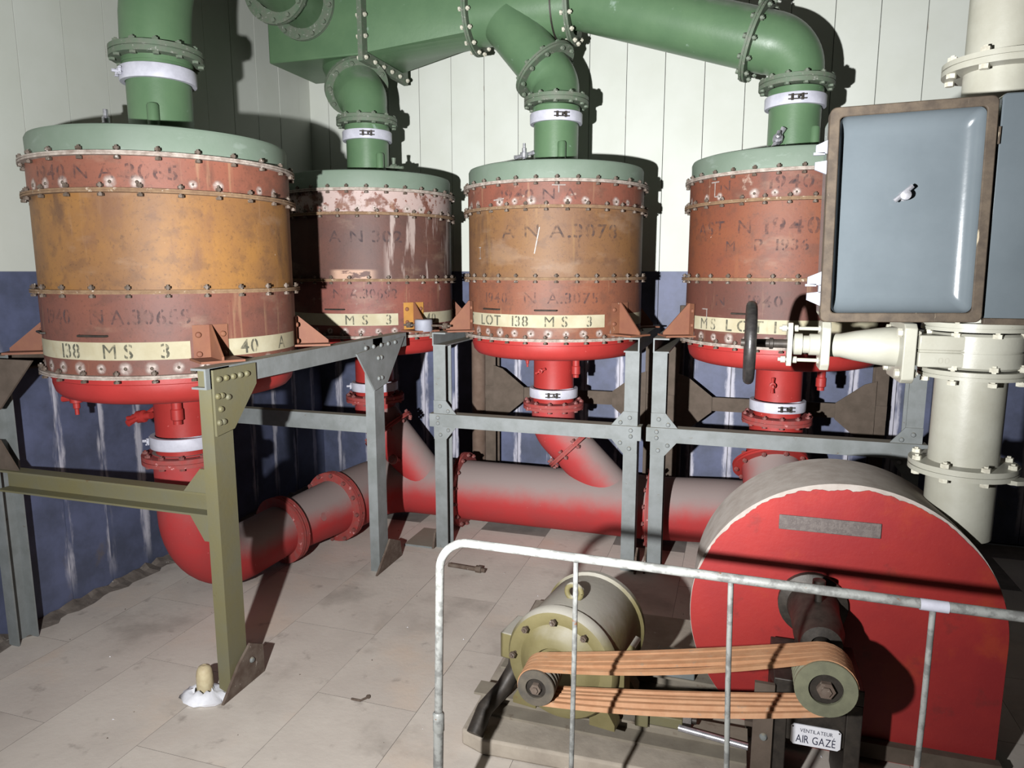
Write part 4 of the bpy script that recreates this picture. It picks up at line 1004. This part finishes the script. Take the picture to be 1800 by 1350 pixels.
MB().lathe([(.0116, 0), (.0116, .05)], (.37, GY, .8518), (1, 0, -.01), 16).build('repair_sleeve', M['clamp'], t)

# ------------------------------------------------------------ litter on the floor
t = thing('candle_stub', 'dirty candle stub in crumpled white paper by the olive leg', 'candle', (-1.755, 1.90, 0))
MB().lathe([(.030, .012), (.029, .07), (.026, .09), (.020, .102), (.008, .108), (0, .106)], (-1.762, 1.915, 0), (.0, 0, 1), 20).build('candle', M['wax'], t)
m = MB(); rr = random.Random(5); k = 22; top = []
rings = []
for rad, zz in ((.070, .002), (.072, .010), (.050, .022), (.036, .034), (.029, .03)):
    rings.append([(-1.75 + rad * rr.uniform(.82, 1.15) * math.cos(2 * PI * i / k) * 1.2, 1.895 + rad * rr.uniform(.82, 1.15) * math.sin(2 * PI * i / k) * .9, max(.001, zz * rr.uniform(.6, 1.4))) for i in range(k)])
vs_ = [p for r_ in rings for p in r_]; fs = [(q * k + i, q * k + (i + 1) % k, (q + 1) * k + (i + 1) % k, (q + 1) * k + i) for q in range(4) for i in range(k)]
m.add(vs_, fs).build('paper', M['rag'], t, angle=75)
t = thing('loose_bolt', 'long rusty bolt lying on the floor behind the rail corner', 'bolt', (-1.245, 3.19, 0))
MB().cyl((-1.354, 3.205, .012), (-1.15, 3.19, .012), .011, n=10).build('shank', M['foot'], t)
MB().cyl((-1.20, 3.1935, .014), (-1.17, 3.191, .014), .019, n=6).build('nut', M['foot'], t)
t = thing('bent_nail', 'small bent rusty nail on the floor left of the rail', 'nail', (-1.29, 2.03, 0))
MB().tube([(-1.24, 2.035, .004), (-1.205, 2.035, .004), (-1.19, 2.06, .004)], .004, 8).build('shank', M['foot'], t)
MB().tube([(-1.19, 2.06, .004), (-1.188, 2.066, .004)], .008, 8).build('head', M['foot'], t)
tag(MB().box((-1.70, 3.40, .001), (-1.535, 3.66, .010)).build('steel_plate', M['steel']), 'flat grey steel plate on the floor behind the second leg', 'plate')
m = MB(); rr = random.Random(11)
for k in range(150):
    x, y = rr.uniform(-2.6, .9), rr.uniform(1.2, 3.6); r = rr.uniform(.002, .006)
    m.add([(x, y, .0002), (x + r, y + rr.uniform(-r, r), .0002), (x + r * .3, y + r, .0002), (x + r * .4, y + r * .4, r * .7)], [(0, 1, 3), (1, 2, 3), (2, 0, 3)], k % 3)
tag(m.build('debris', [M['rag'], M['foot'], M['concrete']]), 'scattered paint chips and grit over the floor slabs', 'debris', kind='stuff')
# dirt swept along the foot of the left wall
m = MB(); rr = random.Random(21); n = 90; V = []; F = []
for k in range(n + 1):
    y = .9 + 3.4 * k / n; w_ = .05 + .05 * rr.random(); h_ = .010 + .016 * rr.random() ** 2
    V += [(XL + .002, y, h_ + .01 * rr.random()), (XL + w_ * .4, y + rr.uniform(-.01, .01), h_ * rr.uniform(.4, 1)), (XL + w_, y, .0005)]
for k in range(n):
    for j in range(2): F.append((3 * k + j, 3 * k + j + 1, 3 * k + j + 4, 3 * k + j + 3))
tag(m.add(V, F).build('wall_foot_dirt', mat('heaped_dirt', (118, 109, 101), (86, 78, 72), 18, spots=[dict(col=(170, 164, 156), scale=30.0, thr=.64, soft=.05)], rough=1.0, bump=.6), angle=10), 'ridge of grey dirt heaped along the foot of the blue left wall', 'dirt', kind='stuff')
